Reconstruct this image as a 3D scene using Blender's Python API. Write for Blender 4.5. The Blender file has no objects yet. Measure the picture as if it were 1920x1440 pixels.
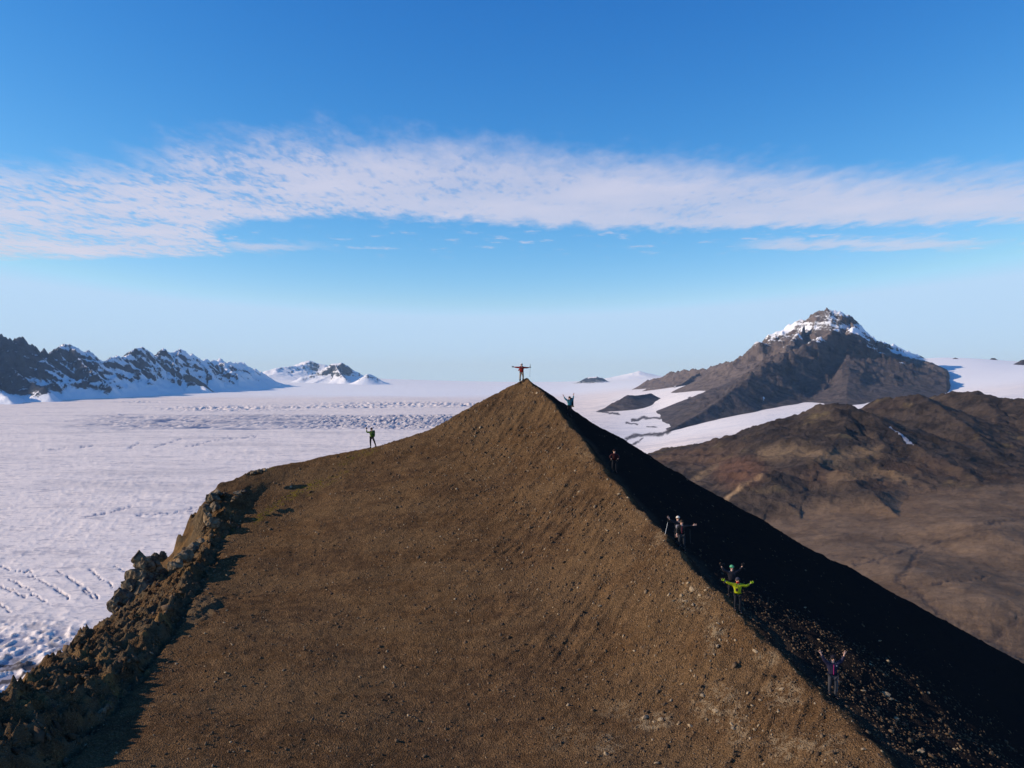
import bpy, bmesh, math, random
import numpy as np
from mathutils import Vector
random.seed(7)
rng = np.random.default_rng(11)
R = math.radians

# ------------------------------------------------------------------ camera
scene = bpy.context.scene
F = 1600.0                       # focal length in pixels of the 1920 px wide photograph
camd = bpy.data.cameras.new('camera'); cam = bpy.data.objects.new('camera', camd)
scene.collection.objects.link(cam); scene.camera = cam
camd.sensor_width = 36.0; camd.lens = 36.0 * F / 1920.0
camd.clip_start = 0.5; camd.clip_end = 150000.0
cam.location = (0, 0, 0); cam.rotation_euler = (R(90), 0, 0)

# ------------------------------------------------------------------ sun and sky
SUN_EL = R(23.0); SUN_AZ = R(-95.0)            # azimuth from +Y, clockwise
sdir = Vector((math.sin(SUN_AZ)*math.cos(SUN_EL), math.cos(SUN_AZ)*math.cos(SUN_EL), math.sin(SUN_EL)))
ld = bpy.data.lights.new('sun', 'SUN'); ld.energy = 5.0; ld.angle = R(0.5); ld.color = (1.0, 0.87, 0.72)
sun = bpy.data.objects.new('sun', ld); scene.collection.objects.link(sun)
sun.rotation_euler = sdir.to_track_quat('Z', 'Y').to_euler()
scene.view_settings.view_transform = 'Standard'; scene.view_settings.look = 'None'
scene.view_settings.exposure = 0.0; scene.view_settings.gamma = 1.0
scene.view_settings.use_curve_mapping = False
scene.cycles.max_bounces = 5; scene.cycles.diffuse_bounces = 2; scene.cycles.glossy_bounces = 1
scene.cycles.volume_bounces = 0

class NT:
    """small helper round a node tree"""
    def __init__(s, tree): s.t = tree; s.n = tree.nodes; s.l = tree.links
    def new(s, typ, inputs=None, **props):
        n = s.n.new(typ)
        for k, v in props.items(): setattr(n, k, v)
        for k, v in (inputs or {}).items(): s.put(n.inputs[k], v)
        return n
    def put(s, sock, v):
        if isinstance(v, bpy.types.NodeSocket): s.l.new(v, sock)
        elif isinstance(v, (tuple, list)) and len(v) == 3 and sock.type == 'RGBA': sock.default_value = (*v, 1)
        else: sock.default_value = v
    def math(s, op, a, b=0.0, c=None, clamp=False):
        n = s.new('ShaderNodeMath', operation=op, use_clamp=clamp)
        s.put(n.inputs[0], a); s.put(n.inputs[1], b)
        if c is not None: s.put(n.inputs[2], c)
        return n.outputs[0]
    def ss(s, v, a, b):
        n = s.new('ShaderNodeMapRange', interpolation_type='SMOOTHSTEP')
        s.put(n.inputs['Value'], v); s.put(n.inputs['From Min'], a); s.put(n.inputs['From Max'], b)
        return n.outputs['Result']
    def mix(s, f, a, b):
        n = s.new('ShaderNodeMix', data_type='RGBA'); s.put(n.inputs[0], f); s.put(n.inputs[6], a); s.put(n.inputs[7], b)
        return n.outputs[2]
    def noise(s, vec, scale, detail=4, rough=0.55, dist=0.0):
        n = s.new('ShaderNodeTexNoise'); s.put(n.inputs['Vector'], vec)
        n.inputs['Scale'].default_value = scale; n.inputs['Detail'].default_value = detail
        n.inputs['Roughness'].default_value = rough; n.inputs['Distortion'].default_value = dist
        return n.outputs['Fac']
    def voro(s, vec, scale, out='Distance', feature='F1'):
        n = s.new('ShaderNodeTexVoronoi', feature=feature); s.put(n.inputs['Vector'], vec)
        n.inputs['Scale'].default_value = scale
        return n.outputs[out]
    def vmul(s, vec, m, rot=(0, 0, 0)):
        n = s.new('ShaderNodeMapping'); s.put(n.inputs['Vector'], vec)
        n.inputs['Scale'].default_value = m; n.inputs['Rotation'].default_value = rot
        return n.outputs['Vector']
    def attr(s, name):
        n = s.new('ShaderNodeAttribute', attribute_name=name); return n.outputs['Fac']

world = bpy.data.worlds.new('World'); scene.world = world; world.use_nodes = True
w = NT(world.node_tree); w.n.clear()
out = w.new('ShaderNodeOutputWorld'); bg = w.new('ShaderNodeBackground'); w.l.new(bg.outputs[0], out.inputs[0])
SKY_STR = 0.1
sky = w.new('ShaderNodeTexSky', sky_type='NISHITA', sun_disc=False, sun_elevation=SUN_EL, sun_rotation=SUN_AZ,
            altitude=900.0, air_density=1.0, dust_density=0.2, ozone_density=2.0)
sc_ = w.new('ShaderNodeSeparateColor', {0: sky.outputs[0]})
def tone(ch, gain, gam, cap):      # the deep polarised blue of the photograph: per channel response of the clear sky
    return w.math('MINIMUM', w.math('MULTIPLY', w.math('POWER', w.math('MULTIPLY', sc_.outputs[ch], SKY_STR), gam), gain/SKY_STR), cap/SKY_STR)
g_ = tone(1, 1.85, 1.32, 0.72)
hsv = w.new('ShaderNodeCombineColor', {0: tone(0, 5.4, 2.35, 0.49), 1: g_, 2: w.math('MAXIMUM', tone(2, 1.55, 0.84, 0.97), w.math('MULTIPLY', g_, 1.38))})
tc = w.new('ShaderNodeTexCoord')
sep = w.new('ShaderNodeSeparateXYZ', {0: tc.outputs['Generated']})
dz = w.math('MAXIMUM', sep.outputs[2], 0.02)
cu = w.math('DIVIDE', sep.outputs[0], dz); cv = w.math('DIVIDE', sep.outputs[1], dz)   # position on a level cloud deck
def fcurve(val, lo, hi, pts, vlo, vhi):
    n = w.new('ShaderNodeFloatCurve')
    s_ = w.new('ShaderNodeMapRange', {'Value': val, 'From Min': lo, 'From Max': hi}); w.put(n.inputs['Value'], s_.outputs[0])
    c = n.mapping.curves[0]
    P = [((x-lo)/(hi-lo), (y-vlo)/(vhi-vlo)) for x, y in pts]
    c.points[0].location = P[0]; c.points[1].location = P[-1]
    for p in P[1:-1]: c.points.new(*p)
    n.mapping.update()
    return w.math('ADD', w.math('MULTIPLY', n.outputs[0], vhi-vlo), vlo)
top = fcurve(cu, -5, 5, [(-5, 4.3), (-2.4, 3.85), (-1.75, 3.75), (-1.3, 3.4), (-0.8, 3.33), (-0.2, 3.45), (0.35, 3.62), (1.0, 3.78), (1.8, 3.95), (2.4, 3.86), (5, 3.7)], 2, 8)
bot = fcurve(cu, -5, 5, [(-5, 6.9), (-3.6, 6.85), (-2.15, 6.6), (-1.95, 5.6), (-1.2, 5.2), (-0.5, 5.25), (0.3, 5.5), (1.0, 5.6), (1.8, 5.5), (3, 5.35), (5, 5.3)], 2, 8)
cvec = w.new('ShaderNodeCombineXYZ', {0: cu, 1: cv}).outputs[0]
n_big = w.noise(cvec, 1.3, 3, 0.5)
n_edge = w.math('SUBTRACT', w.noise(w.vmul(cvec, (1.0, 0.45, 1)), 6.0, 6, 0.62), 0.5)
vv = w.math('ADD', cv, w.math('MULTIPLY', n_edge, 0.9))
m_top = w.ss(w.math('SUBTRACT', vv, top), -0.18, 0.65)
m_bot = w.ss(w.math('SUBTRACT', bot, vv), -0.05, 0.30)
band = w.math('MULTIPLY', m_top, m_bot)
# puffs: cellular altocumulus, rippled on the left, smooth veil on the right
puff = w.noise(w.vmul(cvec, (1.0, 0.36, 1)), 22.0, 6, 0.62, 0.25)
rip = w.noise(w.vmul(w.vmul(cvec, (1.0, 0.22, 1)), (0.35, 1.0, 1), (0, 0, R(-32))), 22.0, 3, 0.5, 0.6)
left = w.ss(cu, 0.5, -1.8)
tex = w.math('ADD', w.math('MULTIPLY', puff, 0.62), w.math('ADD', w.math('MULTIPLY', rip, 0.38), w.math('MULTIPLY', w.math('SUBTRACT', n_big, 0.5), 0.45)))
thr = w.math('ADD', 0.34, w.math('MULTIPLY', left, 0.09))
body = w.ss(tex, w.math('SUBTRACT', thr, 0.07), w.math('ADD', thr, 0.13))
body = w.math('ADD', w.math('MULTIPLY', body, w.math('ADD', 0.55, w.math('MULTIPLY', left, 0.45))), w.math('MULTIPLY', w.math('SUBTRACT', 1.0, left), 0.38))
cloud = w.math('MULTIPLY', band, w.math('ADD', 0.16, w.math('MULTIPLY', body, w.math('ADD', 0.62, w.math('MULTIPLY', w.math('SUBTRACT', n_big, 0.5), 0.5)))))
# scattered fragments under the deck
wis = w.noise(w.vmul(cvec, (1.0, 0.8, 1)), 4.5, 6, 0.6)
wmask = w.math('MULTIPLY', w.ss(cv, 5.3, 5.7), w.ss(cv, 6.9, 6.2))
wis2 = w.math('MULTIPLY', w.math('MULTIPLY', w.ss(wis, 0.55, 0.72), wmask), 0.55)
wline = w.math('ADD', 6.12, w.math('MULTIPLY', w.math('SUBTRACT', w.noise(cvec, 1.5, 3), 0.5), 0.7))
wis3 = w.math('MULTIPLY', w.ss(w.math('ABSOLUTE', w.math('SUBTRACT', w.math('ADD', cv, w.math('MULTIPLY', n_edge, 0.8)), wline)), 0.34, 0.02), w.math('MULTIPLY', w.ss(cu, 1.5, 2.0), w.ss(cu, 3.6, 3.0)))
wis4 = w.math('MULTIPLY', w.ss(w.math('ABSOLUTE', w.math('SUBTRACT', w.math('ADD', cv, w.math('MULTIPLY', n_edge, 0.9)), 6.2)), 0.3, 0.02), w.math('MULTIPLY', w.ss(cu, -2.2, -1.9), w.ss(cu, -1.2, -1.9)))
cloud = w.math('MAXIMUM', w.math('MAXIMUM', cloud, wis2), w.math('MULTIPLY', w.math('MAXIMUM', wis3, wis4), 0.6))
cloud = w.math('MULTIPLY', cloud, w.ss(sep.outputs[1], 0.0, 0.25), clamp=True)
ccol = w.mix(n_big, (0.60/SKY_STR, 0.60/SKY_STR, 0.745/SKY_STR), (0.75/SKY_STR, 0.73/SKY_STR, 0.86/SKY_STR))
w.put(bg.inputs['Color'], w.mix(cloud, hsv.outputs[0], ccol)); bg.inputs['Strength'].default_value = SKY_STR

# ------------------------------------------------------------------ numeric helpers
def P(px, py, d):
    """a point in the place, seen at px,py of the photograph, d metres away along the view axis"""
    return np.array([(px-960.0)/F*d, d, (720.0-py)/F*d])
def _hash(ix, iy, seed):
    h = (ix.astype(np.int64)*374761393 + iy.astype(np.int64)*668265263 + seed*1442695041) & 0x7fffffff
    h = ((h ^ (h >> 13))*1274126177) & 0x7fffffff
    return (h ^ (h >> 16)) & 0xffff
def perlin(x, y, seed=0):
    x0 = np.floor(x); y0 = np.floor(y); fx = x-x0; fy = y-y0
    u = fx*fx*fx*(fx*(fx*6-15)+10); v = fy*fy*fy*(fy*(fy*6-15)+10)
    def g(ix, iy, dx, dy):
        a = _hash(ix, iy, seed)*(2*np.pi/65536.0)
        return np.cos(a)*dx+np.sin(a)*dy
    n00 = g(x0, y0, fx, fy); n10 = g(x0+1, y0, fx-1, fy)
    n01 = g(x0, y0+1, fx, fy-1); n11 = g(x0+1, y0+1, fx-1, fy-1)
    return ((n00*(1-u)+n10*u)*(1-v)+(n01*(1-u)+n11*u)*v)*1.5
def fbm(x, y, o=5, seed=0, gain=0.5):
    s = 0; a = 1.0; t = 0
    for i in range(o):
        s = s+a*perlin(x*2.03**i+i*17.3, y*2.03**i-i*9.1, seed+i); t += a; a *= gain
    return s/t
def ridged(x, y, o=5, seed=0, gain=0.5):
    s = 0; a = 1.0; t = 0; wgt = 1.0
    for i in range(o):
        n = 1-np.abs(perlin(x*2.07**i+i*31.7, y*2.07**i+i*5.3, seed+i))*1.6
        n = np.clip(n, 0, 1)**2*wgt; wgt = np.clip(n*1.6, 0, 1)
        s = s+a*n; t += a; a *= gain
    return s/t
def sstep(a, b, x):
    t = np.clip((x-a)/(b-a), 0, 1); return t*t*(3-2*t)
def pchip(xk, yk, x):
    xk = np.asarray(xk, float); yk = np.asarray(yk, float)
    h = np.diff(xk); dl = np.diff(yk)/h; n = len(xk); m = np.zeros(n)
    if n > 2:
        for i in range(1, n-1):
            if dl[i-1]*dl[i] > 0:
                w1 = 2*h[i]+h[i-1]; w2 = h[i]+2*h[i-1]; m[i] = (w1+w2)/(w1/dl[i-1]+w2/dl[i])
    m[0] = dl[0]; m[-1] = dl[-1]
    j = np.clip(np.searchsorted(xk, x)-1, 0, n-2); t = np.clip((x-xk[j])/h[j], 0, 1)
    return (2*t**3-3*t**2+1)*yk[j]+(t**3-2*t**2+t)*h[j]*m[j]+(-2*t**3+3*t**2)*yk[j+1]+(t**3-t**2)*h[j]*m[j+1]
class RBF:
    def __init__(s, X, v, lam=1e-3):
        X = np.asarray(X, float); s.mu = X.mean(0); s.sd = X.std(0)+1e-9; s.X = (X-s.mu)/s.sd
        n = len(X); K = s.k(s.X, s.X)+lam*np.eye(n); Pm = np.c_[np.ones(n), s.X]
        A = np.block([[K, Pm], [Pm.T, np.zeros((3, 3))]])
        s.c = np.linalg.solve(A, np.r_[np.asarray(v, float), 0, 0, 0])
    def k(s, A, B):
        d2 = ((A[:, None, :]-B[None, :, :])**2).sum(-1)
        return 0.5*d2*np.log(d2+1e-12)
    def __call__(s, x, y):
        sh = x.shape; Q = (np.c_[x.ravel(), y.ravel()]-s.mu)/s.sd; o = np.empty(len(Q))
        for i in range(0, len(Q), 40000):
            q = Q[i:i+40000]; o[i:i+40000] = s.k(q, s.X) @ s.c[:len(s.X)] + s.c[-3] + q @ s.c[-2:]
        return o.reshape(sh)
def grid_mesh(name, X, Y, Z, mat, attrs=None, keep=None, smooth=True):
    """rows x columns height sheet as one object"""
    nr, nc = X.shape
    co = np.stack([X, Y, Z], -1).reshape(-1, 3).astype(np.float32)
    idx = np.arange(nr*nc).reshape(nr, nc)
    q = np.stack([idx[:-1, :-1], idx[:-1, 1:], idx[1:, 1:], idx[1:, :-1]], -1).reshape(-1, 4)
    if keep is not None:
        kf = (keep[:-1, :-1] | keep[:-1, 1:] | keep[1:, 1:] | keep[1:, :-1]).ravel(); q = q[kf]
        used = np.unique(q); remap = np.full(nr*nc, -1); remap[used] = np.arange(len(used)); q = remap[q]; co = co[used]
    else: used = slice(None)
    me = bpy.data.meshes.new(name)
    me.vertices.add(len(co)); me.vertices.foreach_set('co', co.ravel())
    me.loops.add(len(q)*4); me.loops.foreach_set('vertex_index', q.ravel().astype(np.int32))
    me.polygons.add(len(q)); me.polygons.foreach_set('loop_start', np.arange(0, len(q)*4, 4, dtype=np.int32))
    me.polygons.foreach_set('loop_total', np.full(len(q), 4, dtype=np.int32))
    me.polygons.foreach_set('use_smooth', np.full(len(q), smooth))
    for k, v in (attrs or {}).items():
        a = me.attributes.new(k, 'FLOAT', 'POINT'); a.data.foreach_set('value', v.ravel()[used].astype(np.float32))
    me.update(); me.validate(); me.materials.append(mat)
    o = bpy.data.objects.new(name, me); scene.collection.objects.link(o)
    return o
def tag(o, label=None, cat=None, group=None, kind=None):
    for k, v in (('label', label), ('category', cat), ('group', group), ('kind', kind)):
        if v: o[k] = v
    return o
def polydist(px, py, pts):
    """distance of points to a polyline (any 2D space)"""
    best = np.full(px.shape, 1e9)
    for (x0, y0), (x1, y1) in zip(pts[:-1], pts[1:]):
        dx, dy = x1-x0, y1-y0; L = dx*dx+dy*dy+1e-9
        t = np.clip(((px-x0)*dx+(py-y0)*dy)/L, 0, 1)
        best = np.minimum(best, np.hypot(px-x0-t*dx, py-y0-t*dy))
    return best

# ------------------------------------------------------------------ materials
def new_mat(name):
    m = bpy.data.materials.new(name); m.use_nodes = True; t = NT(m.node_tree); t.n.clear()
    o = t.new('ShaderNodeOutputMaterial'); b = t.new('ShaderNodeBsdfPrincipled'); t.l.new(b.outputs[0], o.inputs[0])
    b.inputs['Roughness'].default_value = 0.95; b.inputs['Specular IOR Level'].default_value = 0.15
    t.b = b; t.pos = t.new('ShaderNodeNewGeometry').outputs['Position']
    return m, t
def bump(t, h, strength, dist):
    n = t.new('ShaderNodeBump'); t.put(n.inputs['Height'], h); n.inputs['Strength'].default_value = strength
    n.inputs['Distance'].default_value = dist
    return n

def mat_scree():
    m, t = new_mat('scree')
    t.b.inputs['Specular IOR Level'].default_value = 0.0; t.b.inputs['Roughness'].default_value = 1.0
    p = t.pos
    big = t.noise(p, 0.12, 4); mid = t.noise(p, 1.1, 5, 0.6)
    fine = t.noise(p, 14.0, 5, 0.72)
    st = t.noise(t.vmul(p, (0.35, 1.3, 1.3), (0, 0, R(52))), 1.5, 4, 0.6)
    vc = t.new('ShaderNodeTexVoronoi', {'Vector': p}); vc.inputs['Scale'].default_value = 16
    cell = t.new('ShaderNodeSeparateColor', {0: vc.outputs['Color']}).outputs[0]
    base = t.mix(t.ss(big, 0.35, 0.65), (0.106, 0.058, 0.027), (0.088, 0.051, 0.028))
    base = t.mix(t.ss(mid, 0.38, 0.66), base, (0.143, 0.081, 0.039))
    base = t.mix(t.math('MULTIPLY', t.ss(st, 0.45, 0.7), 0.6), base, (0.062, 0.038, 0.024))
    wide = t.noise(t.vmul(p, (0.25, 1.0, 1.0), (0, 0, R(52))), 0.35, 5, 0.6); base = t.mix(t.math('MULTIPLY', t.ss(wide, 0.42, 0.62), 0.5), base, (0.158, 0.095, 0.047))
    grain = t.math('ADD', t.math('MULTIPLY', t.ss(fine, 0.3, 0.75), 0.9), t.math('MULTIPLY', t.math('POWER', cell, 3.0), 0.75))
    hs = t.new('ShaderNodeHueSaturation', {'Color': base, 'Value': t.math('ADD', 0.55, grain)})
    base = hs.outputs[0]
    painted_shade = t.mix(fine, (0.018, 0.014, 0.012), (0.038, 0.029, 0.025))  # near-black colour painted over the crest's right side to deepen its shade
    base = t.mix(t.attr('painted_shade'), base, painted_shade)
    pale = t.math('MULTIPLY', t.attr('pale'), t.ss(t.math('ADD', t.math('MULTIPLY', t.noise(p, 3.2, 4, 0.6), 0.6), t.math('MULTIPLY', fine, 0.4)), 0.47, 0.56), clamp=True)
    base = t.mix(pale, base, t.mix(fine, (0.19, 0.125, 0.068), (0.36, 0.26, 0.155)))
    moss = t.math('MULTIPLY', t.attr('moss'), t.ss(t.noise(p, 3.0, 4, 0.7), 0.45, 0.62), clamp=True)
    base = t.mix(moss, base, (0.16, 0.115, 0.02))
    base = t.mix(t.math('MULTIPLY', t.attr('path'), 0.5), base, t.mix(fine, (0.06, 0.042, 0.030), (0.12, 0.085, 0.058)))
    rock = t.attr('rock')
    rcol = t.mix(t.noise(p, 2.2, 6, 0.7), (0.030, 0.021, 0.015), (0.25, 0.170, 0.095))
    rcol = t.mix(t.math('MULTIPLY', t.ss(t.noise(p, 0.5, 3), 0.52, 0.68), 0.8), rcol, (0.32, 0.17, 0.06))
    base = t.mix(rock, base, rcol)
    t.put(t.b.inputs['Base Color'], base)
    v1 = t.voro(p, 13.0); v2 = t.voro(p, 30.0)
    h = t.math('ADD', t.math('MULTIPLY', v1, -1.0), t.math('ADD', t.math('MULTIPLY', v2, -0.5), t.math('MULTIPLY', t.noise(p, 3.0, 8, 0.68), 1.6)))
    h = t.math('ADD', h, t.math('MULTIPLY', st, 0.8))
    b1 = bump(t, h, 0.9, 0.085); t.put(t.b.inputs['Normal'], b1.outputs[0])
    return m
def mat_ice():
    m, t = new_mat('glacier_ice')
    p = t.pos
    n1 = t.noise(t.vmul(p, (0.35, 1, 1)), 0.02, 6, 0.65); n2 = t.noise(t.vmul(p, (0.3, 1, 1)), 0.11, 5, 0.7)
    big = t.noise(p, 0.0006, 4)
    bare = t.mix(n2, (0.84, 0.70, 0.60), (0.96, 0.83, 0.735))
    bare = t.mix(t.math('MULTIPLY', t.ss(n1, 0.5, 0.72), 0.55), bare, (0.53, 0.475, 0.48))
    dash = t.ss(t.noise(t.vmul(p, (0.6, 1, 1), (0, 0, R(8))), 0.022, 5, 0.75), 0.55, 0.62)
    dash2 = t.ss(t.noise(t.vmul(p, (0.7, 1, 1), (0, 0, R(-12))), 0.07, 5, 0.75), 0.55, 0.63)
    bare = t.mix(t.math('MULTIPLY', dash, 0.5), bare, (0.36, 0.33, 0.36)); bare = t.mix(t.math('MULTIPLY', dash2, 0.55), bare, (0.38, 0.34, 0.34))
    flow = t.noise(t.vmul(p, (0.3, 1, 1), (0, 0, R(9))), 0.0045, 5, 0.6); bare = t.mix(t.math('MULTIPLY', t.ss(flow, 0.5, 0.66), 0.4), bare, (0.50, 0.44, 0.42))
    snow = t.mix(big, (0.84, 0.81, 0.79), (0.89, 0.865, 0.845))
    col = t.mix(t.attr('snow'), bare, snow)
    col = t.mix(t.math('MULTIPLY', t.attr('blue'), 1.0, clamp=True), col, (0.10, 0.14, 0.25))  # blue ice colour, darkened to stand for shade deep in the crevasses
    dirt = t.math('MULTIPLY', t.attr('dirt'), t.ss(t.noise(t.vmul(p, (1, 1, 1)), 0.035, 6, 0.7), 0.28, 0.5), clamp=True)
    col = t.mix(dirt, col, (0.085, 0.07, 0.068))
    t.put(t.b.inputs['Base Color'], col)
    amp = t.math('SUBTRACT', 1.0, t.math('MULTIPLY', t.attr('snow'), 0.85))
    h = t.math('MULTIPLY', amp, t.math('ADD', t.math('MULTIPLY', n1, 5.0), t.math('ADD', t.math('MULTIPLY', n2, 2.2), t.math('MULTIPLY', t.noise(p, 0.6, 4, 0.7), 0.35))))
    b1 = bump(t, h, 0.75, 1.0); t.put(t.b.inputs['Normal'], b1.outputs[0])
    return m
def mat_mountain(name, c1, c2, scale, dip=(0.25, 0.1), per=70.0, bandamt=0.35, tan=(0.2, 0.15, 0.11)):
    m, t = new_mat(name)
    p = t.pos
    s3 = t.new('ShaderNodeSeparateXYZ', {0: p})
    coord = t.math('ADD', s3.outputs[2], t.math('ADD', t.math('MULTIPLY', s3.outputs[0], dip[0]), t.math('MULTIPLY', s3.outputs[1], dip[1])))
    wob = t.noise(p, 0.004*scale, 3)
    coord = t.math('DIVIDE', t.math('ADD', coord, t.math('MULTIPLY', wob, per*1.5)), per)
    strata = t.noise(t.new('ShaderNodeCombineXYZ', {2: coord}).outputs[0], 1.6, 5, 0.7)
    n1 = t.noise(p, 0.012*scale, 7, 0.68)
    col = t.mix(t.ss(n1, 0.38, 0.62), c1, c2)
    n4 = t.noise(t.vmul(p, (1, 1, 0.35)), 0.05*scale, 6, 0.75); col = t.mix(t.math('MULTIPLY', t.ss(n4, 0.5, 0.7), 0.6), col, (0.030, 0.025, 0.028))
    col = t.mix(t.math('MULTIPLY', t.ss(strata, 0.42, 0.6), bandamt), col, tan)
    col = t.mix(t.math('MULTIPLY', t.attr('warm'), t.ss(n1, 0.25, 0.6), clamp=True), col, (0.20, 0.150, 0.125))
    nn = t.math('ADD', t.math('MULTIPLY', t.math('SUBTRACT', t.noise(p, 0.03*scale, 6, 0.7), 0.5), 0.9), t.math('MULTIPLY', t.math('SUBTRACT', strata, 0.5), 0.9))
    sn = t.ss(t.math('ADD', t.attr('snow'), nn), 0.42, 0.58)
    col = t.mix(sn, col, (0.84, 0.83, 0.84))
    t.put(t.b.inputs['Base Color'], col)
    h = t.math('ADD', t.math('MULTIPLY', n1, 45.0/scale), t.math('ADD', t.math('MULTIPLY', n4, 16.0/scale), t.math('MULTIPLY', strata, 14.0/scale)))
    b1 = bump(t, t.math('MULTIPLY', h, t.math('SUBTRACT', 1.0, t.math('MULTIPLY', sn, 0.8))), 0.8, 1.0)
    t.put(t.b.inputs['Normal'], b1.outputs[0])
    return m
def mat_hills():
    m, t = new_mat('tundra_rock')
    p = t.pos
    n0 = t.noise(p, 0.0028, 4, 0.6); n1 = t.noise(t.vmul(p, (1, 1, 1)), 0.014, 7, 0.7); n2 = t.noise(p, 0.12, 6, 0.75)
    col = t.mix(t.ss(n1, 0.36, 0.62), (0.022, 0.016, 0.014), (0.074, 0.051, 0.037))
    col = t.mix(t.math('MULTIPLY', t.ss(n0, 0.5, 0.68), 0.6), col, (0.120, 0.068, 0.042))
    col = t.mix(t.math('MULTIPLY', t.ss(t.noise(p, 0.009, 6, 0.65), 0.56, 0.68), 0.7), col, (0.15, 0.105, 0.05))
    col = t.mix(t.attr('floor'), col, t.mix(t.ss(n1, 0.3, 0.7), (0.090, 0.055, 0.033), (0.180, 0.115, 0.070)))
    col = t.mix(t.math('MULTIPLY', t.attr('warm'), t.ss(n1, 0.2, 0.5), clamp=True), col, (0.36, 0.23, 0.12))
    col = t.mix(t.math('MULTIPLY', t.attr('red'), 0.8), col, (0.135, 0.066, 0.04))
    col = t.mix(t.math('MULTIPLY', t.attr('wet'), t.ss(t.noise(p, 0.07, 5, 0.7), 0.35, 0.55), clamp=True), col, (0.030, 0.024, 0.026))
    sn = t.ss(t.math('ADD', t.attr('snow'), t.math('SUBTRACT', t.noise(p, 0.05, 5, 0.7), 0.5)), 0.45, 0.6)
    col = t.mix(sn, col, (0.40, 0.39, 0.42))
    hs = t.new('ShaderNodeHueSaturation', {'Color': col, 'Value': t.math('ADD', 0.35, t.math('MULTIPLY', n2, 1.3))})
    t.put(t.b.inputs['Base Color'], hs.outputs[0])
    h = t.math('ADD', t.math('MULTIPLY', n1, 14.0), t.math('MULTIPLY', n2, 5.0))
    b1 = bump(t, t.math('MULTIPLY', h, t.math('SUBTRACT', 1.0, t.math('MULTIPLY', t.attr('floor'), 0.7))), 0.85, 1.0)
    t.put(t.b.inputs['Normal'], b1.outputs[0])
    return m
def mat_stone(name, ramp):
    m, t = new_mat(name)
    f = t.attr('tone'); n = t.noise(t.pos, 9.0, 5, 0.7)
    col = t.mix(t.ss(f, 0.0, 0.6), ramp[0], ramp[1]); col = t.mix(t.ss(f, 0.75, 1.0), col, ramp[2])
    hs = t.new('ShaderNodeHueSaturation', {'Color': col, 'Value': t.math('ADD', 0.6, t.math('MULTIPLY', n, 0.8))})
    t.put(t.b.inputs['Base Color'], hs.outputs[0])
    b1 = bump(t, n, 0.6, 0.06); t.put(t.b.inputs['Normal'], b1.outputs[0])
    return m
def mat_crag():
    m, t = new_mat('crag_rock')
    n = t.noise(t.pos, 1.6, 7, 0.72); n2 = t.noise(t.pos, 0.45, 3)
    col = t.mix(t.ss(n, 0.36, 0.66), (0.045, 0.032, 0.024), (0.29, 0.205, 0.12))
    col = t.mix(t.math('MULTIPLY', t.ss(n2, 0.55, 0.7), 0.7), col, (0.25, 0.135, 0.05))
    t.put(t.b.inputs['Base Color'], col)
    b1 = bump(t, t.math('ADD', n, t.voro(t.pos, 3.5)), 0.9, 0.16); t.put(t.b.inputs['Normal'], b1.outputs[0])
    return m
def mat_plain(name, col, rough=0.8, scale=18.0, var=0.25):
    m, t = new_mat(name)
    n = t.noise(t.pos, scale, 4, 0.6)
    hs = t.new('ShaderNodeHueSaturation', {'Color': (*col, 1), 'Value': t.math('ADD', 1-var, t.math('MULTIPLY', n, 2*var))})
    t.put(t.b.inputs['Base Color'], hs.outputs[0]); t.b.inputs['Roughness'].default_value = rough
    b1 = bump(t, n, 0.35, 0.02); t.put(t.b.inputs['Normal'], b1.outputs[0])
    return m

M_SCREE = mat_scree(); M_ICE = mat_ice(); M_HILLS = mat_hills(); M_CRAG = mat_crag()
M_RANGE = mat_mountain('dark_striped_rock', (0.014, 0.019, 0.032), (0.044, 0.050, 0.068), 1.0, (0.30, 0.05), 90, 0.35, (0.085, 0.082, 0.092))
M_PEAK = mat_mountain('grey_brown_rock', (0.030, 0.026, 0.032), (0.078, 0.062, 0.064), 1.4, (0.35, 0.12), 60, 0.35, (0.165, 0.125, 0.10))
M_NUN = mat_mountain('far_rock', (0.028, 0.036, 0.052), (0.062, 0.070, 0.088), 0.6, (0.1, 0.0), 80, 0.3, (0.12, 0.1, 0.09))

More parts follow.
